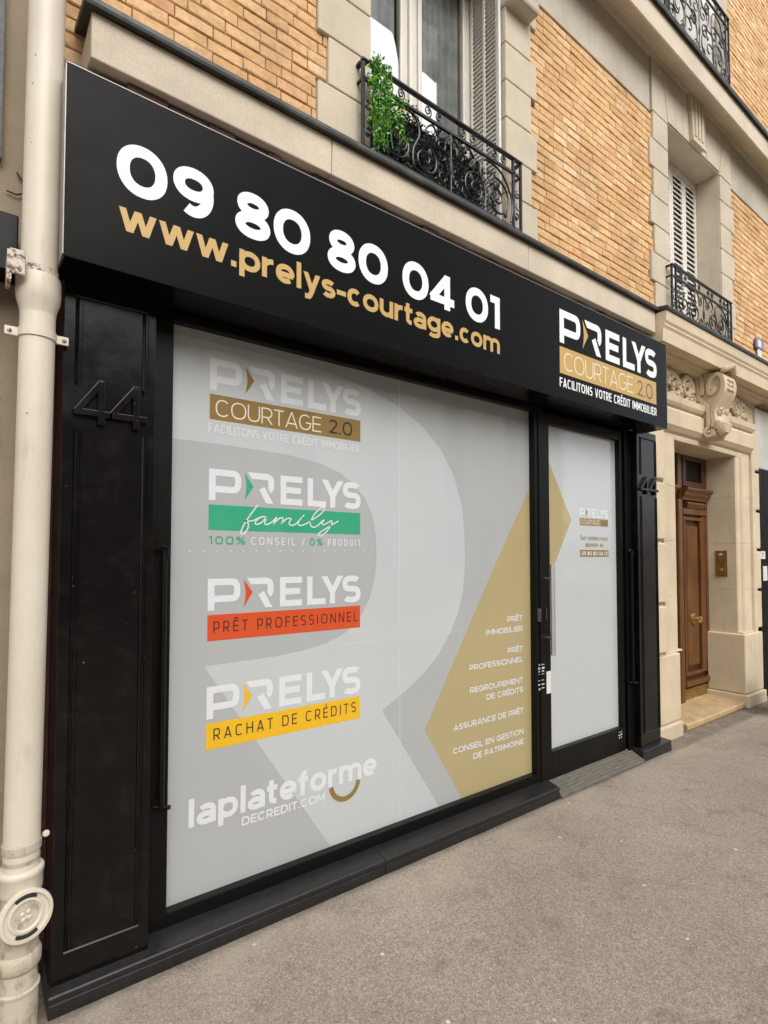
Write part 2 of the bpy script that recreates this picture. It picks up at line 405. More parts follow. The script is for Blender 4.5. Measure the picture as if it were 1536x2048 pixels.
def glyph(ch, w, t, n):
    """strokes of one letter in a box w wide, capitals 1 high: (points, closed, caps)"""
    h = t / 2; S = []
    def st(*p, caps='bb'): S.append((list(p), False, caps))
    def path(p, caps='bb'): S.append((p, False, caps))
    def ring(cx, cy, rx, ry): S.append((ell(cx, cy, rx, ry, 0, 360, n, 36)[:-1], True, 'bb'))
    def bowl(y0, y1, wr, x0=0.0, nn=None):   # right-hand bowl between two heights
        ry = (y1 - y0) / 2; rx = min(wr - h, ry * 1.15 if n < 2.6 else ry * .8); xc = wr - h - rx
        path([(x0, y1)] + ell(xc, (y0 + y1) / 2, rx, ry, 90, -90, nn or n, 18) + [(x0, y0)])
    if ch in 'ÉÊ':
        S += glyph('E', w, t, n)
        if ch == 'É': st((w * .42, 1.09), (w * .72, 1.27), caps='bb')
        else: st((w * .2, 1.09), (w * .52, 1.27)); st((w * .84, 1.09), (w * .52, 1.27))
    elif ch == 'A':
        e = h * 1.08
        st((e, 0), (w / 2 + .0, 1), caps='hh'); st((w - e, 0), (w / 2, 1), caps='hh'); st((w * .2, .27), (w * .8, .27))
    elif ch == 'B':
        st((h, 0), (h, 1)); bowl(.52, 1 - h, w * .92); bowl(h, .52, w)
    elif ch == 'C': path(ell(w / 2, .5, w / 2 - h, .5 - h, 42, 318, n, 30))
    elif ch == 'D':
        st((h, 0), (h, 1)); rx = min(w - h - h, (.5 - h) * (1.1 if n < 2.6 else .7)); xc = w - h - rx
        path([(0, 1 - h)] + ell(xc, .5, rx, .5 - h, 90, -90, n, 24) + [(0, h)])
    elif ch == 'E': st((h, 0), (h, 1)); st((0, 1 - h), (w, 1 - h)); st((0, .51), (w * .92, .51)); st((0, h), (w, h))
    elif ch == 'F': st((h, 0), (h, 1)); st((0, 1 - h), (w, 1 - h)); st((0, .49), (w * .9, .49))
    elif ch == 'G': path(ell(w / 2, .5, w / 2 - h, .5 - h, 45, 345, n, 30) + [(w - h, .46)]); st((w * .55, .48), (w, .48))
    elif ch == 'H': st((h, 0), (h, 1)); st((w - h, 0), (w - h, 1)); st((0, .51), (w, .51))
    elif ch == 'I': st((w / 2, 0), (w / 2, 1))
    elif ch == 'L': st((h, 0), (h, 1)); st((0, h), (w, h))
    elif ch == 'M': st((h, 0), (h, 1)); st((w - h, 0), (w - h, 1)); st((h, 1), (w / 2, .22), caps='hh'); st((w - h, 1), (w / 2, .22), caps='hh')
    elif ch == 'N': st((h, 0), (h, 1)); st((w - h, 0), (w - h, 1)); st((h, 1), (w - h, 0), caps='hh')
    elif ch in 'O0': ring(w / 2, .5, w / 2 - h, .5 - h)
    elif ch == 'P': st((h, 0), (h, 1)); bowl(.36, 1 - h, w)
    elif ch == 'R': st((h, 0), (h, 1)); bowl(.40, 1 - h, w * .97); st((w * .48, .42), (w - h * 1.1, 0), caps='bh')
    elif ch in 'Ss':
        T = 1 if ch == 'S' else XH
        m = T * .51; r1 = (T - h - m) / 2; r2 = (m - h) / 2
        path(ell(w / 2, m + r1, w / 2 - h, r1, 32, 270, n, 22)[:-1] + ell(w / 2, h + r2, w / 2 - h, r2, 90, -148, n, 22))
    elif ch == 'T': st((w / 2, 0), (w / 2, 1)); st((0, 1 - h), (w, 1 - h))
    elif ch == 'U': path([(h, 1)] + ell(w / 2, w / 2 if n < 2.6 else .3, w / 2 - h, (w / 2 if n < 2.6 else .3) - h, 180, 360, n, 24) + [(w - h, 1)])
    elif ch in 'Vv':
        T = 1 if ch == 'V' else XH
        st((h * 1.1, T), (w / 2, 0), caps='hh'); st((w - h * 1.1, T), (w / 2, 0), caps='hh')
    elif ch == 'w':
        a = h * 1.08; q = [a, w * .29, w / 2, w * .71, w - a]
        st((q[0], XH), (q[1], 0), caps='hh'); st((q[1], 0), (q[2], XH), caps='hh'); st((q[2], XH), (q[3], 0), caps='hh'); st((q[3], 0), (q[4], XH), caps='hh')
    elif ch == 'Y': st((h * 1.1, 1), (w / 2, .42), caps='hb'); st((w - h * 1.1, 1), (w / 2, .42), caps='hb'); st((w / 2, 0), (w / 2, .47))
    elif ch == 'y': st((h * 1.1, XH), (w / 2 + h * .2, .02), caps='hh'); path([(w - h * 1.1, XH), (w * .42, -.12)] + [(w * .33, -.2), (w * .1, -.2)], caps='hb')
    elif ch == '1': st((w - h, 0), (w - h, 1)); st((0, 1 - h), (w - h, 1 - h), caps='bb')
    elif ch == '2': path(ell(w / 2, .70, w / 2 - h, .30 - h, 165, -35, 2.1, 18) + [(h * 1.6, h)]); st((0, h), (w, h))
    elif ch == '4': st((w * .70, 0), (w * .70, 1)); st((w * .70, 1 - h * .6), (h * .9, .27), caps='bh'); st((0, .25), (w, .25))
    elif ch == '8':
        ring(w / 2, .75 - h * .25, w * .45 - h, .25 - h * .75); ring(w / 2, .26 + h * .25, w / 2 - h, .26 - h * .75)
    elif ch == '9':
        ring(w / 2, .66, w / 2 - h, .34 - h)
        path(ell(w / 2, .5, w / 2 - h, .5 - h, 22, -118, 2.0, 20))
    elif ch == 'a':
        S.append((ell(w * .47, .225, w * .47 - h * .85, .225 - h * .8, 0, 360, n, 36)[:-1], True, 'bb'))
        path([(w - h, 0), (w - h, XH * .62)] + ell(w * .52, XH * .62, w * .48 - h, XH * .38 - h, 8, 148, n, 14))
    elif ch == 'c': path(ell(w / 2, XH / 2, w / 2 - h, XH / 2 - h, 45, 315, n, 26))
    elif ch == 'd': st((w - h, 0), (w - h, 1)); ring(w / 2, XH / 2, w / 2 - h, XH / 2 - h)
    elif ch == 'e': st((t * .5, XH * .46), (w - h * .6, XH * .46)); path(ell(w / 2, XH / 2, w / 2 - h, XH / 2 - h, -6, 312, n, 28))
    elif ch == 'f': path([(w * .42, 0), (w * .42, .78)] + ell(w * .42 + w * .45, .78, w * .45, .22 - h, 180, 95, n, 10)); st((0, XH - h), (w * .95, XH - h))
    elif ch == 'g':
        ring(w / 2, XH / 2 + .02, w / 2 - h, XH / 2 - h - .02)
        path([(w - h, XH), (w - h, .0)] + ell(w / 2, .0, w / 2 - h, .24 - h, 0, -145, n, 16))
    elif ch == 'i': st((w / 2, 0), (w / 2, XH)); st((w / 2, .86), (w / 2, 1.0))
    elif ch == 'l': st((w / 2, 0), (w / 2, 1.02))
    elif ch == 'm':
        q = (w - t) / 2
        st((h, 0), (h, XH))
        for x in (h, h + q): path(ell(x + q / 2, XH * .58, q / 2, XH * .42 - h, 180, 0, n, 14) + [(x + q, 0)])
    elif ch == 'n': st((h, 0), (h, XH)); path(ell(w / 2, XH * .56, w / 2 - h, XH * .44 - h, 180, 0, n, 16) + [(w - h, 0)])
    elif ch == 'o': ring(w / 2, XH / 2, w / 2 - h, XH / 2 - h)
    elif ch == 'p': st((h, -.25), (h, XH)); ring(w / 2, XH / 2, w / 2 - h, XH / 2 - h)
    elif ch == 'r': st((h, 0), (h, XH)); path(ell(w * .9, XH * .5, w * .9 - h, XH * .5 - h, 175, 88, n, 10))
    elif ch == 't': path([(w * .4, .94), (w * .4, .22)] + ell(w * .4 + w * .38, .22, w * .38, .22 - h, 180, 280, n, 10)); st((0, XH - h), (w * .95, XH - h))
    elif ch == 'u': path([(h, XH)] + ell(w / 2, XH * .44, w / 2 - h, XH * .44 - h, 180, 360, n, 18) + [(w - h, XH)]); st((w - h, 0), (w - h, XH))
    elif ch == 'z': st((0, XH - h), (w, XH - h)); st((0, h), (w, h)); st((w - h * 1.2, XH - h), (h * 1.2, h), caps='hh')
    elif ch == '.': st((w / 2, 0), (w / 2, t * 1.05))
    elif ch == '-': st((0, XH * .5), (w, XH * .5))
    elif ch == '/': st((0, -.02), (w, 1.02), caps='hh')
    elif ch == '%': ring(w * .22, .76, w * .22 - h * .8, .24 - h); ring(w * .78, .24, w * .22 - h * .8, .24 - h); st((w * .15, 0), (w * .85, 1), caps='hh')
    return S
GW = dict(A=.80, B=.68, C=.76, D=.76, E=.60, F=.58, G=.80, H=.74, I=.20, L=.55, M=.88, N=.78, O=.86, P=.66, R=.68, S=.64, T=.62, U=.72, V=.80, Y=.78)
GW.update({'É': .60, 'Ê': .60, '0': .80, '1': .30, '2': .64, '4': .76, '8': .70, '9': .72, '%': .95, '/': .42, '.': .22, '-': .36, ' ': .30,
           'a': .60, 'c': .58, 'd': .66, 'e': .64, 'f': .40, 'g': .66, 'i': .20, 'l': .20, 'm': 1.0, 'n': .60, 'o': .66, 'p': .66, 'r': .40, 's': .52, 't': .40, 'u': .60, 'v': .62, 'w': .94, 'y': .62, 'z': .52})

def stroke(mb, pts, t, closed, caps, y, ox=0, oz=0, sx=1, sz=1, depth=0):
    P = [(ox + x * sx, oz + z * sz) for x, z in pts]
    Q = [P[0]]
    for p in P[1:]:
        if math.hypot(p[0] - Q[-1][0], p[1] - Q[-1][1]) > t * .02: Q.append(p)
    P = Q; m = len(P); h = t / 2; L = []; R = []
    for i in range(m):
        a = P[(i - 1) % m] if (closed or i) else None
        b = P[(i + 1) % m] if (closed or i < m - 1) else None
        def nd(u, v):
            d = math.hypot(v[0] - u[0], v[1] - u[1]) or 1e-9
            return ((v[0] - u[0]) / d, (v[1] - u[1]) / d)
        if a and b:
            d1, d2 = nd(a, P[i]), nd(P[i], b)
            nx, nz = -(d1[1] + d2[1]), d1[0] + d2[0]; ln = math.hypot(nx, nz)
            if ln < .35: nx, nz, k = -d1[1], d1[0], 1
            else:
                nx /= ln; nz /= ln; k = 1 / max(.42, nx * -d1[1] + nz * d1[0])
            off = (nx * h * k, nz * h * k)
        else:
            d = nd(P[i], b) if b else nd(a, P[i])
            cap = caps[0] if b else caps[1]
            if cap == 'h' and abs(d[1]) > .2: off = (-h / d[1], 0.0)
            else: off = (-d[1] * h, d[0] * h)
        L.append((P[i][0] + off[0], P[i][1] + off[1])); R.append((P[i][0] - off[0], P[i][1] - off[1]))
    rng = range(m if closed else m - 1)
    vs = [(x, y, z) for x, z in L] + [(x, y, z) for x, z in R]
    fs = [(i, m + i, m + (i + 1) % m, (i + 1) % m) for i in rng]
    if depth:
        vs += [(x, y + depth, z) for x, z in L] + [(x, y + depth, z) for x, z in R]
        for i in rng:
            j = (i + 1) % m
            fs += [(i, j, 2 * m + j, 2 * m + i), (m + j, m + i, 3 * m + i, 3 * m + j)]
        if not closed:
            fs += [(0, 2 * m, 3 * m, m), (m - 1, 2 * m - 1, 4 * m - 1, 3 * m - 1)]
    mb.add(vs, fs)

def put_glyph(mb, ch, x0, x1, zb, H, t, n, y, depth=0):
    w = (x1 - x0) / H
    for k, (pts, cl, caps) in enumerate(glyph(ch, w, t, n)):
        stroke(mb, [(p[0] * H, p[1] * H) for p in pts], t * H, cl, caps, y - .00004 * (k % 4), x0, zb, 1, 1, depth)
def text(name, s, x0, x1, zb, H, mat, parent, y, t=.16, n=2.15, gap=.10):
    """one line of print fitted between x0 and x1"""
    W = (x1 - x0) / H; ws = [GW[c] for c in s]; g = gap * (len(s) - 1)
    k = (W - g) / sum(ws); mb = MB(); x = 0; o = None
    for c, w in zip(s + ' ', ws + [0]):
        if c == ' ':
            if mb.v: o = mb.build(name, mat, parent)
            mb = MB()
        else: put_glyph(mb, c, x0 + x * H, x0 + (x + w * k) * H, zb, H, t, n, y)
        x += w * k + gap
    return o

def prelys(x0, x1, zb, H, y, white, accent, parent, nm='logo_lettering'):
    """the six-letter shop name: P, arrow, open R, E, L, Y, S"""
    W = x1 - x0; mb = MB(); t = .215
    X = lambda f: x0 + f * W
    for ch, a, b in (('P', 0, .184), ('E', .427, .572), ('L', .608, .737), ('Y', .708, .866), ('S', .862, 1.0)):
        put_glyph(mb, ch, X(a), X(b), zb, H, t, 2.9 if ch in 'PS' else 2.2, y)
    # R without its stem: slanted start, bowl, leg
    h = t / 2 * H; xr = X(.386); zt = zb + H
    rc = xr - h - .19 * H
    pts = [(X(.222) + .14 * H, zt - h)] + ell(rc, zb + .68 * H - h * .2, .19 * H, .32 * H - h * .8, 90, -62, 2.9, 16)
    stroke(mb, pts, t * H, False, 'bb', y)
    mb.flat([(X(.222), zt), (X(.222) + .145 * H, zt - t * H), (X(.222) + .30 * H, zt - t * H), (X(.222) + .30 * H, zt)], y - .00004)
    stroke(mb, [(X(.308), zb + .50 * H), (X(.358), zb)], t * 1.06 * H, False, 'bh', y - .00008)
    o = mb.build(nm, white, parent)
    ac = MB(); q = [(X(.203), zb + .97 * H), (X(.257), zb + .53 * H), (X(.203), zb + .05 * H)]
    ac.flat([q[0]] + [(X(.203) + .012 * W * sin(pi * k / 8), zb + (.97 - .92 * k / 8) * H) for k in range(1, 8)] + [q[2], q[1]], y - .0002)
    ac.build('logo_arrow', accent, parent)
    return o

# ------------------------------------------------------------------ the setting
g = MB().add([(-60, -80, 0), (90, -80, 0), (90, 40, 0), (-60, 40, 0)], [(0, 1, 2, 3)]).build('pavement', ASPHALT)
struct(g)
jt = MB().add([(5.64, .075, .002), (5.648, .078, .002), (5.80, -.32, .002), (5.792, -.323, .002)], [(0, 1, 2, 3)]).build('pavement_crack', MORTAR, g)
jt = MB().add([(5.792, -.323, .002), (5.80, -.32, .002), (5.95, -.9, .002), (5.942, -.903, .002)], [(0, 1, 2, 3)]).build('pavement_crack', MORTAR, g)

# ------------------------------------------------------------------ apartment building
BLD = thing('apartment_building', 'ochre brick and cream stone apartment building above the black shopfront', 'building', (2.5, .25, 0))
WY, QY = .22, .20          # brick face, stone face
box('wall_core', MORTAR, BLD, -.9, 1.67, .24, .62, 2.0, 5.52)
box('wall_core', MORTAR, BLD, 2.85, 5.04, .24, .62, 3.2, 5.52)
box('wall_core', MORTAR, BLD, 6.22, 9.5, .24, .62, 2.95, 5.52)
box('wall_core', MORTAR, BLD, -.9, 9.5, .24, .62, 6.0, 9.2)
box('wall_core', MORTAR, BLD, .35, 4.7, .3, .62, 0, 3.4)
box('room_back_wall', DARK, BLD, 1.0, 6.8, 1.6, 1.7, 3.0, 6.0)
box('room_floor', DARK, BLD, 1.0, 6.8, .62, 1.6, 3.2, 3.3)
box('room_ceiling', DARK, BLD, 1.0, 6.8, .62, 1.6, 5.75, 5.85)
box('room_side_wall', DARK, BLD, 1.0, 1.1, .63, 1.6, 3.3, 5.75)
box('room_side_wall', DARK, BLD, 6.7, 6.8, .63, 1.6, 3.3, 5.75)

JZ = [3.44 + .2595 * k for k in range(9)]       # stone courses of the window jambs: 3.44 ... 5.516
def jamb(xin, side, zs, wide0, depth=.62):
    """quoin blocks; xin = opening edge, side = -1 blocks to the left, +1 to the right"""
    for k in range(len(zs) - 1):
        w = .330 if (k % 2 == wide0) else .268
        x0, x1 = (xin - w, xin) if side < 0 else (xin, xin + w)
        m = MB().box(x0, x1, QY, depth, zs[k] + .004, zs[k + 1] - .004)
        m.build('quoin_stone', STONE, BLD, bevel=.006)
    x0, x1 = (xin - .262, xin - .006) if side < 0 else (xin + .006, xin + .262)
    box('joint_bed', MORTAR, BLD, x0, x1, QY + .014, depth - .02, zs[0], zs[-1])
jamb(1.700, -1, JZ, 1); jamb(2.815, 1, JZ, 1)
jamb(5.070, -1, JZ, 0); jamb(6.190, 1, JZ, 0)
def qw(z, wide0):
    k = int((z - JZ[0]) / .2595)
    return .330 if (k % 2 == wide0) else .268

# --- bricks
bm_variants = []
for q in range(5):
    r = random.Random(q); e = .0035; j = lambda a: r.uniform(-a, a)
    v = [(-.5, 0.03, -.5), (.5, 0.03, -.5), (.5, 0.03, .5), (-.5, 0.03, .5)]
    v += [(-.5 + j(.006), .004, -.5 + j(.02)), (.5 + j(.006), .004, -.5 + j(.02)), (.5 + j(.006), .004, .5 + j(.02)), (-.5 + j(.006), .004, .5 + j(.02))]
    v += [(-.478 + j(.008), j(.0022), -.42 + j(.04)), (.478 + j(.008), j(.0022), -.42 + j(.04)), (.478 + j(.008), j(.0022), .42 + j(.04)), (-.478 + j(.008), j(.0022), .42 + j(.04))]
    f = [(8, 9, 10, 11)] + [(4 + i, 4 + (i + 1) % 4, 8 + (i + 1) % 4, 8 + i) for i in range(4)] + [(i, (i + 1) % 4, 4 + (i + 1) % 4, 4 + i) for i in range(4)]
    me = bpy.data.meshes.new('brick'); me.from_pydata(v, [], f); me.materials.append(BRICK); me.update(); bm_variants.append((me, v, f))
CH = .0604
bricks = []
def bricks_in(xl, xr, z0, z1):
    rr = random.Random(int(z0 * 100 + 17)); k = 0; z = z0
    while z < z1 - .02:
        zt = min(z + CH, z1); a, b = xl((z + zt) / 2), xr((z + zt) / 2)
        x = a - (.0, .057, .113)[k % 2 + (rr.random() < .2)] - rr.uniform(0, .01)
        while x < b:
            w = .170 if rr.random() < .86 else random.choice((.085, .115))
            c0, c1 = max(x, a), min(x + w, b)
            if c1 - c0 > .022: bricks.append((c0 + .0016, c1 - .0016, z + .0024 + rr.uniform(-.0008, .0008), zt - .0024))
            x += w
        z += CH; k += 1
bricks_in(lambda z: .22, lambda z: 1.700 - qw(z, 1), 3.44, 5.50)
bricks_in(lambda z: 2.815 + qw(z, 1), lambda z: 5.07 - qw(z, 0), 3.44, 5.50)
bricks_in(lambda z: 6.19 + qw(z, 0), lambda z: 9.4, 3.44, 5.50)
bricks_in(lambda z: 6.46, lambda z: 9.4, 6.44, 8.6)
bricks_in(lambda z: 2.0, lambda z: 4.70, 6.44, 8.0)
CY, SY = cos(radians(53.0077)), sin(radians(53.0077))
def seen(b):
    x, z = (b[0] + b[1]) / 2, (b[2] + b[3]) / 2; dx, dy, dz = x - CAM[0], WY - CAM[1], z - CAM[2]
    d = dx * CY + dy * SY; u = (dx * SY - dy * CY) / d; v = dz / d
    return (-.70 < u < .70 and v < 1.02), math.sqrt(dx * dx + dy * dy + dz * dz)
ranked = sorted(range(len(bricks)), key=lambda i: (not seen(bricks[i])[0], seen(bricks[i])[1]))
singles = set(ranked[:300])
rest = MB()
for i, (x0, x1, z0, z1) in enumerate(bricks):
    me, v, f = bm_variants[i % 5]; yo = random.uniform(-.0025, .0025)
    if i in singles:
        o = bpy.data.objects.new('brick', me); COL.objects.link(o)
        o.location = ((x0 + x1) / 2, WY + yo, (z0 + z1) / 2); o.scale = (x1 - x0, 1, z1 - z0); attach(o, BLD)
    else:
        rest.add([((x0 + x1) / 2 + a * (x1 - x0), WY + yo + b, (z0 + z1) / 2 + c * (z1 - z0)) for a, b, c in v], f)
stuff(rest.build('brickwork', BRICK, BLD))

# --- string band over the shop, its zinc coping
prof = [(.0, 3.322), (-.002, 3.40), (.0, 3.497), (.26, 3.497), (.26, 3.345), (.06, 3.34), (.05, 3.325)]
xs = [.312, 1.33, 2.78, 4.378]
for a, b in zip(xs[:-1], xs[1:]):
    MB().prism_x(prof, a + .0012, b - .0012).build('string_course', RENDER, BLD, bevel=.006)
MB().prism_x([(-.028, 3.492), (-.032, 3.505), (-.030, 3.524), (.24, 3.60), (.24, 3.575), (-.0, 3.499), (-.018, 3.499)], .286, 4.37).build('zinc_coping', ZINC, BLD, bevel=.003)
r5 = random.Random(5)
rough = MB()
x = .315
while x < 4.36:                                # broken mortar bed under the band
    w = r5.uniform(.05, .16); d = r5.uniform(.0, .04)
    rough.box(x, min(x + w, 4.37), .028 + d, .24, 3.20 + r5.uniform(-.01, .01), 3.3205 + r5.uniform(-.012, .0)); x += w + r5.uniform(-.002, .012)
rough.build('broken_mortar_bed', REDDK, BLD, bevel=.006)
box('shop_lintel', MORTAR, BLD, .31, 4.38, .06, .24, 2.8, 3.26)

# --- upper frieze, lintels and cornice
def frieze(x0, x1): MB().box(x0, x1, WY - .006, .6, 5.505, 6.02).build('frieze_stone', FRIEZE, BLD, bevel=.004)
for a, b in ((-.8, .6), (.604, 1.43), (3.09, 4.772), (6.492, 8.0), (8.004, 9.4)): frieze(a, b)
def lintel(xl, xr):
    c = (xl + xr) / 2; zb, zt = 5.545, 6.02; e = .28
    xb = [xl - e, xl + .01, xl + .32, xl + .44, xr - .44, xr - .32, xr - .01, xr + e]
    xt = [xl - e, xl - .10, xl + .26, xl + .40, xr - .40, xr - .26, xr + .10, xr + e]
    for i in range(7):
        if i in (0, 6):
            zlo = 5.52
        else: zlo = zb
        y = QY - (.035 if i == 3 else 0)
        mb = MB().prism_y([(xb[i] + .003, zlo), (xb[i + 1] - .003, zlo), (xt[i + 1] - .003, zt), (xt[i] + .003, zt)], y, .62)
        o = mb.build('voussoir', STONE, BLD, bevel=.004)
    for dx in (-.07, 0.0, .07):                  # fluted face of the keystone
        MB().prism_y([(c + dx - .018, zb + .06), (c + dx + .018, zb + .06), (c + dx + .022, zt - .02), (c + dx - .022, zt - .02)], QY - .047, QY - .03).build('keystone_flute', STONE, BLD, bevel=.004)
    MB().box(c - .14, c + .14, QY - .05, QY - .034, zb - .012, zb + .035).build('keystone_fillet', STONE, BLD, bevel=.003)
lintel(5.07, 6.19); lintel(1.70, 2.815)
MB().box(2.80, 3.06, .10, .62, 5.24, 5.47).build('corbel', FRIEZE, BLD, bevel=.02)
MB().prism_x([(.06, 5.47), (.04, 5.40), (.08, 5.34), (.2, 5.33), (.2, 5.53), (.08, 5.53)], 2.83, 3.03).build('corbel', FRIEZE, BLD, bevel=.01)
MB().prism_x([(.0, 6.115), (.0, 5.905), (.012, 5.895), (.07, 5.93), (.10, 5.95), (.105, 5.965), (.13, 5.97), (.16, 5.985), (.165, 6.005), (.6, 6.005), (.6, 6.2), (.1, 6.2)], -.9, 9.5).build('cornice', RENDER, BLD, bevel=.003)
MB().prism_x([(-.03, 6.10), (-.035, 6.125), (-.03, 6.15), (.25, 6.24), (.25, 6.2), (.0, 6.118)], -.9, 9.5).build('zinc_coping', ZINC, BLD, bevel=.003)
for k in range(7): MB().box(4.70, 5.04, QY, .6, 6.3 + .26 * k, 6.552 + .26 * k).build('quoin_stone', FRIEZE, BLD, bevel=.006)
for k in range(7): MB().box(6.19, 6.47, QY, .6, 6.3 + .26 * k, 6.552 + .26 * k).build('quoin_stone', FRIEZE, BLD, bevel=.006)
box('upper_shutter', SHUTW, BLD, 5.04, 6.19, .225, .24, 6.3, 8.1)

# --- french window with curtains (first floor, above the shop)
win = MB(); WYY = .5
for a, b in ((1.70, 1.795), (2.15, 2.305), (2.71, 2.812)): win.box(a, b, WYY, WYY + .05, 3.56, 5.5)
win.box(1.795, 2.15, WYY, WYY + .05, 3.56, 3.75); win.box(2.305, 2.71, WYY, WYY + .05, 3.56, 3.75)
W1 = win.build('casement_window', JOINERY, BLD, bevel=.004)
for a, b in ((2.137, 2.165), (2.285, 2.318), (2.70, 2.722), (1.785, 1.80)): box('sash_bead', JOINERY, W1, a, b, WYY - .018, WYY - .001, 3.6, 5.5, bevel=.006)
box('meeting_stile', JOINERY, W1, 2.205, 2.25, WYY - .026, WYY - .001, 3.56, 5.5, bevel=.008)
for a, b in ((1.795, 2.15), (2.305, 2.71)):
    MB().flat([(a, 3.75), (b, 3.75), (b, 5.5), (a, 5.5)], WYY + .02).build('pane', GLASS, W1)
def cloth(name, mat, x0, x1, top, zb, y, amp, per, parent):
    mb = MB(); n = 46; vs = []; fs = []
    for i in range(n + 1):
        x = x0 + (x1 - x0) * i / n
        yy = y + amp * (sin(x * 2 * pi / per) + .5 * sin(x * 2 * pi / per * 2.3 + 1))
        vs += [(x, yy, zb), (x, yy, top(x))]
    for i in range(n): fs.append((2 * i, 2 * i + 2, 2 * i + 3, 2 * i + 1))
    return mb.add(vs, fs).build(name, mat, parent, smooth=True)
cloth('sheer_curtain', SHEER, 1.75, 2.14, lambda x: 5.5, 3.75, .545, .010, .085, W1)
cloth('sheer_curtain', SHEER, 2.31, 2.72, lambda x: 5.5, 3.75, .545, .010, .075, W1)
cloth('scalloped_sheet', SCALLOP_W, 1.76, 2.145, lambda x: 4.72 + .15 * (1 if x < 2.08 else max(-.6, cos((x - 2.08) * 28))), 3.76, .512, .0, .12, W1)  # flat white sheet with a scalloped top, just in front of the pane
cloth('scalloped_sheet', SCALLOP_W, 2.31, 2.47, lambda x: 4.72 + .03 * abs(sin((x - 2.31) * 16 + .8)) + .25 * max(0, x - 2.40), 3.76, .512, .0, .12, W1)
# folded louvred shutter against the right reveal
SH = box('folded_shutter', SHUTW, BLD, 2.792, 2.806, .235, .488, 3.56, 5.5)
for y0 in (.235, .352, .468): box('shutter_stile', SHUTW, SH, 2.775, 2.791, y0, y0 + .02, 3.56, 5.5, bevel=.002)
for k in range(58):
    z = 3.60 + .0325 * k
    MB().prism_y([(2.778, z), (2.791, z + .018), (2.791, z + .024), (2.778, z + .006)], .256, .351).build('slat', SHUTW, SH)
    MB().prism_y([(2.778, z), (2.791, z + .018), (2.791, z + .024), (2.778, z + .006)], .373, .467).build('slat', SHUTW, SH)
box('shutter_stile', SHUTW, SH, 2.770, 2.79, .222, .234, 3.56, 5.5)
lsh = box('folded_shutter', SHUTW, BLD, 1.702, 1.72, .23, .48, 3.56, 5.5)
# --- closed louvred shutters (window above the entrance)
box('reveal_plaster', STONE, BLD, 6.184, 6.1895, .215, .4395, 3.5, 5.533); box('soffit_plaster', STONE, BLD, 5.071, 6.1835, .212, .4395, 5.534, 5.5445)
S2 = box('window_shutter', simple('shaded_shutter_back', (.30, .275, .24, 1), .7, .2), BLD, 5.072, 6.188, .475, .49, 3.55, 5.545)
pan = [(5.072, 5.35), (5.352, 5.628), (5.632, 5.908), (5.912, 6.186)]
slat_me = None
for a, b in pan:
    m = MB()
    m.box(a, a + .038, .44, .465, 3.55, 5.54); m.box(b - .038, b, .44, .465, 3.55, 5.54)
    m.box(a + .038, b - .038, .44, .465, 5.47, 5.54); m.box(a + .038, b - .038, .44, .465, 3.55, 3.66)
    fr = m.build('shutter_frame', SHUTW, S2, bevel=.002)
    k = 0
    while 3.68 + .0535 * k < 5.45:
        z = 3.68 + .0535 * k
        if slat_me is None:
            o = MB().prism_x([(-.016, -.004), (-.013, -.016), (.014, .018), (.012, .034)], -.1, .1).build('slat', SHUTW, None); slat_me = o.data
        else: o = bpy.data.objects.new('slat', slat_me); COL.objects.link(o)
        o.location = ((a + b) / 2, .454, z); attach(o, S2); k += 1

# --- entrance portal: cornice, frieze, architrave, piers
def mit(x): return lambda y: x + (-.10 - y) * -1.0
corn = [(-.088, 3.485), (-.082, 3.405), (-.070, 3.385), (-.072, 3.372), (-.060, 3.352), (-.055, 3.245), (-.03, 3.250), (.055, 3.262), (.062, 3.238), (.095, 3.236), (.105, 3.220), (.14, 3.205), (.165, 3.203), (.24, 3.203), (.24, 3.485)]
MB().prism_x(corn, 4.384, 6.93, m0=lambda y: 4.384 + max(0, (-.02 - y)) * -.0 ).build('portal_cornice', STONE_P, BLD, bevel=.003)
MB().prism_x([(-.098, 3.482), (-.104, 3.50), (-.10, 3.518), (.24, 3.575), (.24, 3.54), (-.08, 3.488)], 4.376, 9.0).build('zinc_coping', ZINC, BLD, bevel=.003)
MB().prism_x(corn[:6] + [(.24, 3.245), (.24, 3.485)], 6.932, 9.0).build('portal_cornice', STONE_P, BLD, bevel=.003)
box('portal_frieze', STONE_P, BLD, 4.38, 6.95, .185, .24, 2.9, 3.21)
arch_prof = [(.17, 2.56), (.155, 2.565), (.15, 2.60), (.16, 2.615), (.13, 2.63), (.10, 2.67), (.095, 2.80), (.125, 2.835), (.10, 2.845), (.085, 2.87), (.08, 2.925), (.24, 2.935), (.45, 2.935), (.45, 2.56)]
MB().prism_x(arch_prof, 4.65, 6.645).build('architrave_lintel', STONE_P, BLD, bevel=.003)
def arch_jamb(xin, s):
    P = [(0, .17), (s * .012, .155), (s * .05, .15), (s * .055, .165), (s * .08, .13), (s * .10, .125), (s * .245, .125), (s * .25, .14), (s * .262, .14), (s * .27, .105), (s * .335, .10), (s * .335, .24), (s * .02, .47), (0, .47)]
    poly = [(xin + a, b) for a, b in P]
    if s < 0: poly = poly[::-1]
    zz = [.70, 1.18, 1.66, 2.14, 2.56]
    for a, b in zip(zz[:-1], zz[1:]): MB().prism_z(poly, a + .0006, b - .0006).build('architrave_stone', STONE_P, BLD, bevel=.002)
arch_jamb(5.0, -1); arch_jamb(6.311, 1)
box('reveal_stone', STONE_P, BLD, 6.335, 6.865, .24, .62, .0, 2.94); box('reveal_stone', STONE_P, BLD, 4.4, 4.975, .24, .62, 0, 2.94)
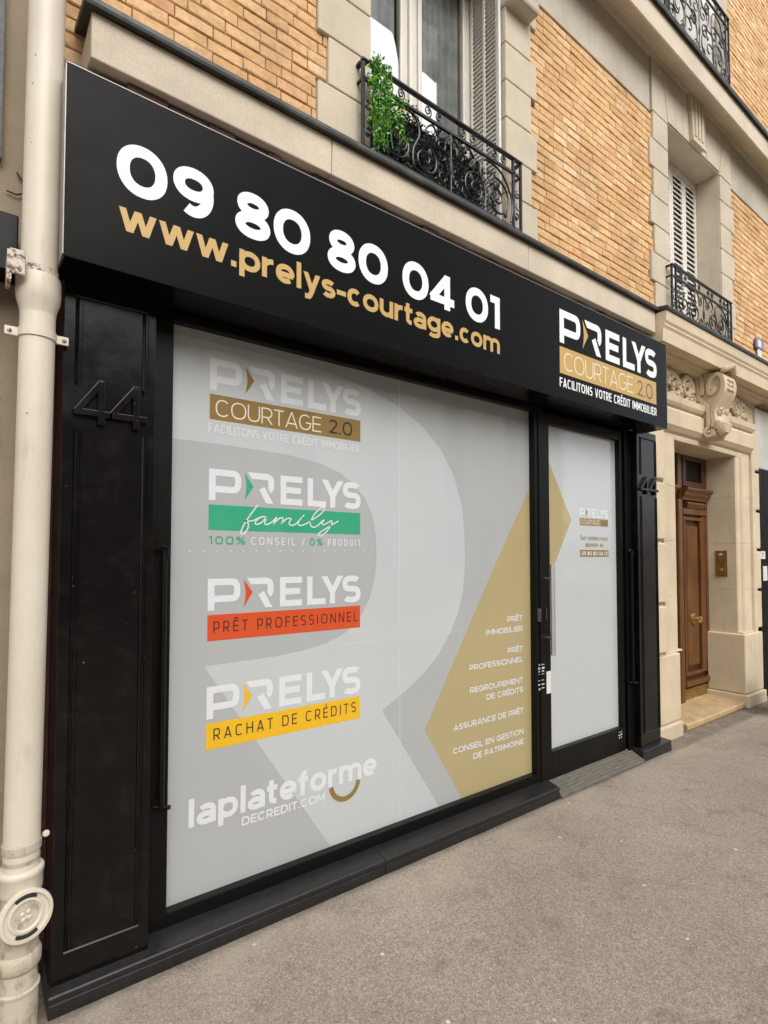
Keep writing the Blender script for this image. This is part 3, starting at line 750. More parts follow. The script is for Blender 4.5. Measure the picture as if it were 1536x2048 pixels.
for zz, x0, x1, y in (([.72, 1.13, 1.65, 2.15, 2.9], 4.362, 4.607, .055), ([.75, 1.166, 1.596, 2.014, 2.442, 2.90], 6.672, 6.86, .132)):
    for a, b in zip(zz[:-1], zz[1:]):
        MB().box(x0, x1, y, .24, a + .014, b - .014).build('rusticated_block', STONE_P, BLD, bevel=.014, seg=3)
    box('joint_bed', STONE_P, BLD, x0 + .02, x1 - .004, y + .035, .235, zz[0], zz[-1])
# plinth stones and the chamfer stops on them
MB().box(4.362, 4.885, .085, .47, .135, .70).build('plinth_stone', STONE_P, BLD, bevel=.012)
MB().box(4.362, 4.872, .062, .47, 0, .131).build('plinth_stone', STONE_P, BLD, bevel=.012)
MB().box(6.262, 6.72, .085, .47, .135, .735).build('plinth_stone', STONE_P, BLD, bevel=.012)
MB().box(6.247, 6.725, .06, .47, 0, .131).build('plinth_stone', STONE_P, BLD, bevel=.012)
MB().box(4.70, 4.998, .12, .17, .70, .716).build('chamfer_stop', STONE_P, BLD, bevel=.004)
MB().box(6.312, 6.60, .118, .17, .735, .752).build('chamfer_stop', STONE_P, BLD, bevel=.004)

# --- carved frieze and scrolled keystone
def spiral(cx, cz, r0, r1, a0, turns, k=26):
    return [(cx + (r0 + (r1 - r0) * i / k) * cos(radians(a0 + 360 * turns * i / k)), cz + (r0 + (r1 - r0) * i / k) * sin(radians(a0 + 360 * turns * i / k))) for i in range(k + 1)]
def carve(cx, s):
    o = MB()
    y = .160
    def tb(p, r, rr=None): o.tube([(x, y, z) for x, z in p], [r + (rr - r) * i / (len(p) - 1) for i in range(len(p))] if rr else r, 7)
    def sp(dx, z, r0, a0, turns, r=.016): tb(spiral(cx + s * dx, z, r0, .018, a0 if s > 0 else 180 - a0, turns * s), r, r * .6)
    for q, (dx, z, r0, a0, tn, rr) in enumerate(((.30, 3.085, .112, 200, -1.6, .026), (.53, 3.05, .10, 20, 1.5, .024), (.76, 3.085, .108, 200, -1.6, .025), (.97, 3.05, .09, 20, 1.5, .021), (.18, 2.98, .05, 40, 1.3, .014), (.645, 3.15, .045, 90, -1.2, .011), (.42, 2.97, .04, 0, 1.2, .011), (.87, 3.155, .045, 90, -1.2, .011))): sp(dx, z, r0, a0, tn, rr)
    tb([(cx + s * (.18 + .88 * i / 22), 2.962 + .03 * sin(i * .8)) for i in range(23)], .014, .008)
    rc_ = random.Random(11)
    for q in range(30):
        dx, z, a = .2 + .86 * q / 30 + rc_.uniform(-.02, .02), rc_.uniform(2.97, 3.17), rc_.uniform(0, 360)
        for e in (-30, 0, 30):
            an = radians(a + e); L = .04
            o.ellipsoid((cx + s * (dx + cos(an) * L * .6), y - .008, z + sin(an) * L * .6), .009 + .018 * abs(cos(an)), .022, .009 + .018 * abs(sin(an)), 8, 6)
    return o.build('carved_scrollwork', STONE_P, BLD, smooth=True)
carve(5.56, -1); carve(5.56, 1)
KX0, KX1 = 5.44, 5.70
# side outline (y, z): rounded head, waist, small volute at the foot
head = [(.17, 3.235), (.12, 3.245)] + [(-.015 - .075 * sin(radians(a)), 3.10 + .125 * cos(radians(a))) for a in range(0, 121, 12)]
waist = [(-.03, 2.97), (.015, 2.915), (.04, 2.85), (.045, 2.77), (.035, 2.71)]
foot = [(.075 + .045 * cos(radians(a)), 2.665 + .045 * sin(radians(a))) for a in range(170, 330, 20)]
kp = head + waist + foot + [(.14, 2.72), (.17, 2.78)]
K = MB().prism_x(kp[::-1], KX0 + .030, KX1 - .030).build('scrolled_keystone', STONE_P, BLD, bevel=.006)
def ribbon(nm, pts, t):
    """stone band following a side outline (y, z), running through the full width of the bracket"""
    q = MB(); stroke(q, pts, t, False, 'bb', KX0, depth=KX1 - KX0)
    q.v = [(y, x, z) for x, y, z in q.v]
    return q.build(nm, STONE_P, K, smooth=True)
ribbon('back_volute', smoothp([(.110, 3.035), (.108, 3.14), (.122, 3.205), (.147, 3.198), (.152, 3.115), (.138, 3.015), (.099, 2.955), (.062, 2.888), (.052, 2.813), (.056, 2.735)]), .036)
ribbon('front_volute', smoothp([(.020, 2.70), (.010, 2.775), (.016, 2.876), (-.028, 2.964), (-.066, 3.04), (-.072, 3.128), (-.046, 3.19), (-.003, 3.197), (.036, 3.153), (.054, 3.09), (.040, 3.036), (.006, 3.046), (.001, 3.088)]), .034)
ribbon('foot_volute', ell(.052, 2.680, .034, .040, 100, -230, 2, 22), .026)
ft = MB().lathe([(.0, -.004), (.016, .0), (.018, .02)], (KX0 - .002, .052, 2.680), 'x', 16, cap=False).build('volute_eye', STONE_P, K, smooth=True)
lf = MB()
for i in range(9):                              # ribbed acanthus lobes curling under the bracket
    f = (i - 4) / 4; x = 5.57 + f * .115; top = 2.86 - .05 * abs(f); bot = 2.655 + .05 * f * f
    lf.tube([(5.57 + f * .07, .03, top), (x, .0 + .02 * abs(f), top - .06), (x + f * .015, -.022 + .03 * abs(f), (top + bot) / 2), (x + f * .01, -.012 + .03 * abs(f), bot + .02), (x, .03, bot - .012)], [.012, .019, .022, .019, .010], 8)
lf.ellipsoid((5.57, .045, 2.74), .10, .04, .09, 12, 8)
for s in (-1, 1): lf.tube([(5.57 + s * (.06 + .025 * cos(a * .7)), .0, 2.87 + .02 * sin(a * .7)) for a in range(8)], .012, 7)
lf.v = [(x, y - .034, z) for x, y, z in lf.v]
lf.build('acanthus_leaf', STONE_P, K, smooth=True)
tp = MB()
for i in range(7): tp.ellipsoid((5.57 + (i - 3) * .032, -.075 - .01 * (3 - abs(i - 3)), 3.235 + .012 * (3 - abs(i - 3))), .022, .035, .03, 10, 8)
tp.build('carved_shell', STONE_P, K, smooth=True)
rl = MB()
for z in (3.14, 3.10, 3.055): rl.tube([(5.495 + .15 * i / 10, -.094 + .006 * abs(i - 5) / 5, z + .006 * sin(i * 1.3)) for i in range(11)], .007, 7)
rl.build('carved_relief', STONE_P, K, smooth=True)

# --- entrance double door
DY = .45
D = box('entrance_door', WOOD_DK, BLD, 5.0, 6.311, DY + .02, DY + .06, .075, 2.66)
for a, b in ((5.02, 5.09), (5.50, 5.60), (5.70, 5.745), (6.262, 6.311)): box('door_stile', WOOD, D, a, b, DY - .012, DY + .019, .08, 2.64, bevel=.004)
box('astragal', WOOD, D, 5.602, 5.690, DY - .04, DY + .019, .08, 2.10, bevel=.010)
box('astragal', WOOD, D, 5.615, 5.675, DY - .03, DY + .019, 2.20, 2.62, bevel=.006)
for x0, x1 in ((5.09, 5.50), (5.745, 6.262)):
    MB().prism_x([(DY - .085, 2.222), (DY - .085, 2.200), (DY - .06, 2.175), (DY - .055, 2.150), (DY - .03, 2.115), (DY - .03, 2.10), (DY + .019, 2.10), (DY + .019, 2.222)], x0 - .035, x1 + .03).build('door_cornice', WOOD, D, bevel=.003)
    MB().prism_x([(DY - .035, 2.045), (DY - .045, 2.06), (DY - .03, 2.085), (DY + .019, 2.085), (DY + .019, 2.02), (DY - .02, 2.02)], x0 + .07, x1 - .07).build('carved_roll', WOOD, D, bevel=.004)
    box('door_rail', WOOD, D, x0, x1, DY - .022, DY + .019, 1.955, 2.015, bevel=.006)
    def ringf(nm, a, b, c, d, w, y0, y1, m=WOOD):
        mb = MB(); mb.box(a, b, y0, y1, c, c + w); mb.box(a, b, y0, y1, d - w, d); mb.box(a, a + w, y0, y1, c + w, d - w); mb.box(b - w, b, y0, y1, c + w, d - w)
        mb.build(nm, m, D, bevel=.005)
    ringf('panel_moulding', x0 + .015, x1 - .10, .32, 1.93, .035, DY - .014, DY + .019)
    box('door_panel', WOOD, D, x0 + .09, x1 - .175, DY - .006, DY + .019, .41, 1.84, bevel=.012)
    box('door_stile', WOOD, D, x1 - .098, x1 - .002, DY - .005, DY + .019, .32, 1.95, bevel=.004)
    box('door_rail', WOOD, D, x0, x1, DY - .03, DY + .019, .215, .27, bevel=.008)
    ringf('transom_moulding', x0 + .01, x1 - .03, 2.24, 2.57, .06, DY - .02, DY + .019, WOOD_DK)
    box('transom_pane', FRAME, D, x0 + .072, x1 - .092, DY - .002, DY + .019, 2.31, 2.50)
    box('kick_plate', BRASS, D, x0 - .02, x1 + .02, DY - .004, DY + .0195, .082, .19)
kn = MB().lathe([(.062, 0), (.062, .008), (.05, .016), (.018, .02)], (5.95, DY - .006, .885), 'y', 28).build('door_rosette', BRASS, D, smooth=True)
MB().lathe([(.012, 0), (.013, .022), (.03, .030), (.038, .044), (.034, .058), (.016, .066)], (5.95, DY - .022, .885), 'y', 28).build('door_knob', BRASS_P, kn, smooth=True)

# ------------------------------------------------------------------ doorstep
st = MB().prism_x([(.098, .008), (.09, .02), (.09, .052), (.10, .064), (.50, .085), (.50, .0), (.10, .0)], 5.0, 6.33).build('doorstep', STEP, None, bevel=.006)
tag(st, 'worn yellowish stone doorstep in front of the wooden entrance door', 'step')

# ------------------------------------------------------------------ intercom
ic = thing('intercom', 'brass intercom plate with round button on the stone door reveal', 'intercom', (6.31, .3, 1.32))
pl = box('face_plate', BRASS, ic, 6.296, 6.3105, .252, .362, 1.318, 1.588, bevel=.003)
box('inner_plate', BRASS, ic, 6.2915, 6.2958, .266, .348, 1.335, 1.572, bevel=.002)
MB().lathe([(.0, -.012), (.016, -.010), (.018, 0)], (6.291, .307, 1.385), 'x', 20, cap=False).build('call_button', STEEL, ic, smooth=True)
MB().add([(6.2905, .28, 1.54), (6.2905, .334, 1.54), (6.2905, .307, 1.562)], [(0, 1, 2)]).build('arrow_emblem', STICKER, ic)
MB().lathe([(.0, -.004), (.006, -.003), (.006, 0)], (6.2912, .307, 1.435), 'x', 12, cap=False).build('keyhole', DARK, ic)

# ------------------------------------------------------------------ house number plate on the brick
hp = thing('street_number_plate', 'small blue and white enamel plate on bricks beside the entrance cornice', 'plate', (7.15, .2, 3.8))
MB().box(7.03, 7.25, .185, .205, 3.885, 4.0).build('plate', simple('blue_enamel', (.16, .17, .30, 1), .3, .1), hp, bevel=.004)
box('white_panel', STICKER, hp, 7.06, 7.16, .181, .1845, 3.90, 3.98)
MB().box(7.09, 7.20, .19, .206, 3.76, 3.88).build('lower_plate', STICKER, hp, bevel=.004)

# ------------------------------------------------------------------ shopfront
SF = thing('shopfront', 'black painted timber shopfront with pale grey printed window and glass door', 'shopfront', (2.3, .1, 0))
S0, S1 = .245, 4.352
def num44(parent, xa, xb, xc, xd, zb, zt, y):
    m = MB()
    for a, b in ((xa, xb), (xc, xd)): put_glyph(m, '4', a, b, zb, zt - zb, .145, 2, y, .022)
    m.build('house_number', BLACK, parent, bevel=.0028, seg=2)
def beads(parent, x0, x1, z0, z1, gz0, gz1):
    """moulded panel frame, interrupted by the house number"""
    for a, b, c, d in ((x0, x1, z0, z0 + .014), (x0, x1, z1 - .014, z1)):
        MB().prism_x([(.001, c), (-.005, c + .003), (-.009, c + .007), (-.005, d - .003), (.001, d)], a, b).build('panel_bead', BLACK, parent)
    for xx in (x0, x1 - .014):
        for c, d in ((z0 + .015, gz0), (gz1, z1 - .015)):
            MB().prism_z([(xx, .001), (xx + .003, -.005), (xx + .007, -.009), (xx + .011, -.005), (xx + .014, .001)], c, d).build('panel_bead', BLACK, parent)
            MB().prism_z([(xx + .020, .001), (xx + .022, -.003), (xx + .026, -.003), (xx + .028, .001)], c, d).build('panel_bead', BLACK, parent)
pL = MB().box(S0, .553, 0, .22, .058, 2.492).build('pillar', BLACK, SF, bevel=.003)
beads(pL, .280, .516, .172, 2.443, 1.965, 2.125)
num44(pL, .279, .402, .390, .520, 1.985, 2.145, -.0205)
pR = MB().box(4.057, S1, 0, .22, .06, 2.492).build('pillar', BLACK, SF, bevel=.003)
beads(pR, 4.096, 4.338, .18, 2.445, 1.985, 2.155)
num44(pR, 4.078, 4.215, 4.205, 4.345, 2.005, 2.140, -.0205)
box('side_board', REDDK, SF, .175, S0 - .001, .195, .222, .0, 2.76)
# granite plinth in slabs
pp = [(-.040, 0), (-.040, .043), (-.033, .046), (-.033, .050), (-.041, .053), (-.041, .068), (-.036, .072), (.10, .098), (.2, .098), (.2, 0)]
for a, b in ((.235, 1.6185), (1.6215, 2.992)): MB().prism_x(pp, a, b).build('plinth_slab', PLINTH, SF, bevel=.002)
pr_ = [(-.040, 0), (-.040, .050), (-.034, .053), (-.034, .056), (-.041, .059), (-.041, .076), (-.036, .080), (.20, .092), (.2, 0)]
MB().prism_x(pr_, 4.012, 4.44).build('plinth_slab', PLINTH, SF, bevel=.002)
# window frame
m = MB()
m.box(.553, .634, .06, .14, .09, 2.50); m.box(.634, 2.895, .06, .14, 2.463, 2.50); m.box(.634, 2.895, .06, .14, .088, .1445)
WFr = m.build('window_frame', FRAME, SF, bevel=.003)
mu = box('mullion', FRAME, SF, 2.895, 2.984, .056, .14, .06, 2.50, bevel=.003)
box('mullion_strip', FRAME, mu, 2.930, 2.938, .050, .0555, .08, 2.47)
box('header_board', BLACK, SF, .555, 4.055, .03, .20, 2.502, 2.80)
box('jamb', FRAME, SF, 3.975, 4.057, .05, .14, .05, 2.50, bevel=.003)
box('jamb', FRAME, SF, 3.950, 3.974, .075, .14, .05, 2.50, bevel=.002)
box('inner_wall', DARK, SF, .553, 4.057, .2, .29, .1, 2.8)

# printed film on the shop window
GYf = .100
pane = MB().box(.634, 2.895, GYf, .125, .1445, 2.463).build('window_pane', FILM_D, SF)
inner = [(.634, 1.996), (.904, 1.995), (1.147, 1.988), (1.325, 1.966), (1.439, 1.931), (1.519, 1.888), (1.592, 1.816), (1.639, 1.733), (1.661, 1.630), (1.666, 1.51), (1.655, 1.406), (1.621, 1.306), (1.559, 1.211), (1.474, 1.146), (1.372, 1.107), (1.25, 1.085), (1.109, 1.072), (.783, 1.065)]
outer = [(.634, 2.425), (1.20, 2.425), (1.36, 2.416), (1.50, 2.398), (1.669, 2.363), (1.814, 2.318), (1.967, 2.245), (2.11, 2.131), (2.216, 1.985), (2.281, 1.815), (2.300, 1.650), (2.302, 1.5), (2.297, 1.413), (2.286, 1.321), (2.253, 1.214), (2.189, 1.097), (2.095, .979), (1.986, .888), (1.87, .818), (1.70, .734)]
R_poly = outer + [(2.092, .1455), (1.396, .1455)] + inner[::-1]
MB().flat(R_poly[::-1], GYf - .0003).build('large_letter_print', FILM_L, pane)
MB().flat([(2.879, 1.942), (2.521, 1.409), (1.988, .578), (2.268, .1455), (2.8945, .1455), (2.8945, 1.966)], GYf - .0003).build('gold_arrow_print', FILM_GOLD, pane)
box('film_crease', FILM_W, pane, 1.46, 2.27, GYf - .0009, GYf - .0002, 1.092, 1.0932)
box('film_seam', FILM_W, pane, 1.8165, 1.8185, GYf - .0009, GYf - .0002, .1455, 2.462)
for z0_, nm in ((1.756, 0), (1.293, 1), (.845, 2), (2.224, 3)):
    acc = (FILM_GREEN, FILM_RED, FILM_YEL, FILM_BRONZE)[nm]
    prelys(.795, 1.566, z0_, .133 if nm < 3 else .135, GYf - .0009, FILM_W, acc, pane)
    zt = z0_ - .018
    box('logo_bar', acc, pane, .795, 1.564, GYf - .0006, GYf - .0002, zt - .108, zt)
ty = GYf - .0012
text('lettering', 'COURTAGE', .820, 1.336, 2.114, .073, CREAMF, pane, ty, .085, 2.3, .09)
text('lettering', '2.0', 1.381, 1.514, 2.119, .068, FILM_BLK, pane, ty, .13, 2.3, .12)
text('lettering', 'FACILITONS VOTRE CRÉDIT IMMOBILIER', .79, 1.556, 2.044, .036, FILM_W, pane, ty, .13, 3.2, .13)
text('lettering', '100%', .799, .956, 1.571, .034, FILM_GREEN, pane, ty, .16, 3.2, .40)
text('lettering', 'CONSEIL /', .985, 1.248, 1.571, .034, FILM_W, pane, ty, .13, 3.2, .40)
text('lettering', '0%', 1.277, 1.346, 1.571, .034, FILM_GREEN, pane, ty, .16, 3.2, .40)
text('lettering', 'PRODUIT', 1.375, 1.566, 1.571, .034, FILM_W, pane, ty, .13, 3.2, .40)
text('lettering', 'PRÊT PROFESSIONNEL', .820, 1.548, 1.200, .047, FILM_BROWN, pane, ty, .115, 3.2, .34)
text('lettering', 'RACHAT DE CRÉDITS', .825, 1.539, .755, .048, FILM_BROWN, pane, ty, .115, 3.2, .34)
text('lettering', 'laplateforme', .725, 1.666, .424, .112, FILM_W, pane, ty, .205, 2.2, .085)
text('lettering', 'DECREDIT.COM', .952, 1.364, .368, .038, FILM_W, pane, ty, .20, 2.2, .10)
m = MB(); stroke(m, ell(1.476, .428, .078, .080, 186, 354, 2, 20), .024, False, 'bb', ty); m.build('smile_print', FILM_BRONZE, pane)
fam = [(1.015, 1.749), (.993, 1.72), (.97, 1.688), (.952, 1.661), (.941, 1.637), (.936, 1.623), (.942, 1.616), (.955, 1.622), (.968, 1.641), (.971, 1.66), (.963, 1.672), (.948, 1.675), (.975, 1.674), (.995, 1.678), (1.018, 1.689), (1.04, 1.697), (1.056, 1.692)]
fam2 = [(1.056, 1.693), (1.04, 1.697), (1.018, 1.687), (1.003, 1.67), (1.008, 1.661), (1.029, 1.668), (1.045, 1.683), (1.057, 1.693), (1.047, 1.672), (1.051, 1.663), (1.066, 1.665), (1.087, 1.678), (1.106, 1.698)]
fam3 = [(1.106, 1.698), (1.098, 1.682), (1.091, 1.666), (1.112, 1.687), (1.131, 1.696), (1.138, 1.69), (1.130, 1.67), (1.144, 1.683), (1.158, 1.693), (1.175, 1.694), (1.178, 1.69), (1.168, 1.673), (1.178, 1.663), (1.202, 1.67), (1.234, 1.701)]
fam4 = [(1.234, 1.701), (1.217, 1.682), (1.215, 1.669), (1.228, 1.664), (1.259, 1.674), (1.293, 1.695), (1.328, 1.717), (1.353, 1.742), (1.353, 1.754), (1.336, 1.752), (1.304, 1.723), (1.281, 1.688), (1.28, 1.668), (1.293, 1.658), (1.316, 1.665), (1.34, 1.685), (1.356, 1.696)]
fam5 = [(1.356, 1.696), (1.341, 1.68), (1.35, 1.672), (1.372, 1.681), (1.396, 1.693), (1.39, 1.668), (1.368, 1.64), (1.34, 1.619), (1.322, 1.621), (1.328, 1.632), (1.36, 1.651), (1.396, 1.672), (1.435, 1.693)]
m = MB()
for k, P in enumerate((fam, fam2, fam3, fam4, fam5, [(1.237, 1.705), (1.247, 1.714)])): stroke(m, smoothp(P), .0058, False, 'bb', ty - .00004 * k)
m.build('script_lettering', FILM_W, pane)
for k, s_ in enumerate((('PRÊT', 2.670, 1.116), ('IMMOBILIER', 2.476, 1.049), ('PRÊT', 2.671, .922), ('PROFESSIONNEL', 2.336, .856), ('REGROUPEMENT', 2.339, .726), ('DE CRÉDITS', 2.478, .666), ('ASSURANCE DE PRÊT', 2.204, .534), ('CONSEIL EN GESTION', 2.20, .405), ('DE PATRIMOINE', 2.363, .342))):
    text('lettering', s_[0], s_[1], 2.815, s_[2], .034, FILM_W, pane, ty, .20, 2.2, .11)
m = MB()
for k in range(17): m.lathe([(.0, .0007), (.0032, .0005), (.0034, 0)], (.72 + .058 * k, GYf, 1.541 + .0007 * k), 'y', 8, cap=False)
stuff(m.build('film_rivet_dots', FILM_W, pane))

# shop door
DR = thing('shop_door', 'glass shop door in black metal frame with vertical steel pull handle', 'door', (3.45, .1, .09))
m = MB(); m.box(2.987, 3.054, .062, .13, .075, 2.472); m.box(3.919, 3.948, .062, .13, .075, 2.472); m.box(3.054, 3.919, .062, .13, 2.405, 2.472); m.box(3.054, 3.919, .062, .13, .075, .25)
m.build('door_frame', FRAME, DR, bevel=.003)
dp = MB().box(3.054, 3.919, GYf, .125, .25, 2.405).build('door_pane', FILM_D, DR)
MB().flat([(3.0545, .2505), (3.9185, .2505), (3.9185, 2.4045), (3.0545, 2.4045)], GYf - .0002).build('film_print', FILM_L, dp)
MB().flat([(3.0545, 2.235), (3.0545, 1.316), (3.352, 1.776)], GYf - .0004).build('gold_arrow_print', FILM_GOLD, dp)
prelys(3.451, 3.812, 1.807, .062, GYf - .0009, FILM_W, FILM_BROWN, dp)
box('logo_bar', FILM_BRONZE, dp, 3.451, 3.813, GYf - .0006, GYf - .0002, 1.744, 1.796)
text('lettering', 'COURTAGE', 3.467, 3.70, 1.753, .034, CREAMF, dp, ty, .10, 2.3, .09)
text('lettering', '2.0', 3.728, 3.80, 1.753, .034, FILM_BLK, dp, ty, .13, 2.3, .10)
text('lettering', 'FACILITONS VOTRE CRÉDIT IMMOBILIER', 3.451, 3.813, 1.722, .014, FILM_W, dp, ty, .14, 3.2, .13)
text('lettering', 'Sur rendez-vous', 3.456, 3.806, 1.640, .033, FILM_BRONZE, dp, ty, .15, 2.2, .13)
text('lettering', 'appelez au', 3.514, 3.746, 1.592, .033, FILM_BRONZE, dp, ty, .15, 2.2, .13)
box('phone_bar', FILM_BRONZE, dp, 3.451, 3.814, GYf - .0006, GYf - .0002, 1.520, 1.569)
text('lettering', '09 80 80 04 01', 3.466, 3.80, 1.530, .029, FILM_W, dp, ty, .19, 2.1, .10)
hd = MB().lathe([(.0, .889), (.015, .889), (.015, 1.468), (.0, 1.468)], (2.995, 0.0, 0), 'z', 28, cap=False).build('pull_handle', CHROME, DR, smooth=True)
for z in (.995, 1.378): MB().tube([(2.995, .012, z), (2.999, .0615, z)], .009, 12).build('handle_standoff', CHROME, hd, smooth=True)
box('lock_case', PLASTIC, DR, 2.993, 3.008, .052, .0615, 1.11, 1.19, bevel=.004)
# small print and stickers on the frames
stk = MB()
for x0, x1, z0, z1 in ((2.868, 2.905, .825, .832), (2.902, 2.925, .825, .83), (2.862, 2.893, .800, .812), (2.898, 2.926, .800, .812), (2.866, 2.888, .782, .790), (2.899, 2.922, .782, .790), (2.866, 2.924, .767, .770)):
    stk.box(x0 + .05, x1 + .05, .0550, .0559, z0, z1)
for x0, x1, z0, z1 in ((2.862, 2.918, .727, .731), (2.860, 2.924, .699, .707), (2.868, 2.886, .668, .682), (2.893, 2.922, .676, .682)): stk.box(x0 + .05, x1 + .05, .0550, .0559, z0, z1)
stk.build('opening_hours_print', DECAL, mu)
box('blank_sticker', STICKER, DR, 3.004, 3.050, .0610, .0618, .632, .775)
ds = MB()
for x0, x1, z0, z1 in ((3.852, 3.90, .222, .225), (3.852, 3.872, .196, .206), (3.880, 3.90, .200, .210), (3.858, 3.87, .178, .185), (3.88, 3.896, .18, .187)): ds.box(x0, x1, .0610, .0618, z0, z1)
ds.build('maker_print', DECAL, DR)
box('lock_case', PLASTIC, SF, 2.902, 2.930, .040, .0555, 1.105, 1.188, bevel=.004)
# locking bars beside the window and the door
for xx, z0, z1 in ((.600, .566, 1.54), (4.008, .572, 1.552)):
    b = MB().tube([(xx, .028, z0), (xx, .028, z1)], .011, 10).build('locking_bar', FRAME, SF, smooth=True)
    MB().tube([(xx - .03, .034, z1 + .008), (xx - .012, .03, z1 + .02), (xx + .012, .028, z1 + .012), (xx + .012, .028, z1 - .03)], .009, 8).build('bar_bracket', FRAME, b, smooth=True)
    MB().tube([(xx - .025, .045, z0), (xx + .03, .012, z0)], .008, 8).build('bar_bracket', FRAME, b, smooth=True)

# door ramp of ribbed timber
RP = thing('door_ramp', 'weathered ribbed timber ramp at the foot of the shop door', 'ramp', (3.5, .02, 0))
n = 6
for k in range(n):
    y0 = -.052 + (.135 / n) * k; z = .018 + .052 * k / (n - 1)
    MB().prism_x([(y0, 0), (y0, z), (y0 + .004, z + .006), (y0 + .135 / n - .004, z + .010), (y0 + .135 / n - .0015, z + .004), (y0 + .135 / n - .0015, 0)], 2.996, 4.010).build('ramp_board', TIMBER, RP, bevel=.002)

# ------------------------------------------------------------------ shop sign
SG = thing('shop_sign', 'long black fascia sign with white phone number and gold web address', 'sign', (2.2, -.1, 2.49))
YS = -.155
MB().box(.223, 4.222, YS, .025, 2.492, 3.138).build('sign_box', SIGNBLK, SG, bevel=.002)
box('sign_edge_trim', GREYALU, SG, .220, 4.225, YS - .0008, .02, 3.1385, 3.1415)
box('sign_edge_trim', GREYALU, SG, .2195, .2225, YS + .002, .02, 2.50, 3.138)
box('sign_edge_trim', GREYALU, SG, 4.2225, 4.225, YS + .0005, .02, 2.493, 3.138)
yt = YS - .0008
for ch, a, b in (('0', .375, .543), ('9', .563, .712), ('8', .798, .945), ('0', .960, 1.129), ('8', 1.215, 1.361), ('0', 1.377, 1.544), ('0', 1.632, 1.799), ('4', 1.811, 1.976), ('0', 2.060, 2.232), ('1', 2.250, 2.327)):
    m = MB(); put_glyph(m, ch, a, b, 2.778 if ch in '14' else 2.7755, .178 if ch in '14' else .184, .225, 2.15, yt)
    m.build('phone_numeral', WHITE, SG)
text('web_address_lettering', 'www.prelys-courtage.com', .384, 2.325, 2.640, .108, GOLDV, SG, yt, .20, 2.15, .07)
prelys(2.875, 4.068, 2.842, .208, yt - .0006, WHITE, GOLDV, SG)
box('logo_bar', GOLDV, SG, 2.874, 4.058, yt - .0002, yt + .0004, 2.650, 2.817)
text('lettering', 'COURTAGE', 2.918, 3.728, 2.675, .116, simple('cream_vinyl', (.80, .72, .52, 1), .45, .03), SG, yt - .001, .075, 2.4, .09)
text('lettering', '2.0', 3.788, 4.001, 2.675, .112, FILM_BROWN, SG, yt - .001, .11, 2.4, .10)
text('lettering', 'FACILITONS VOTRE CRÉDIT IMMOBILIER', 2.871, 4.058, 2.566, .058, WHITE, SG, yt, .165, 3.2, .13)

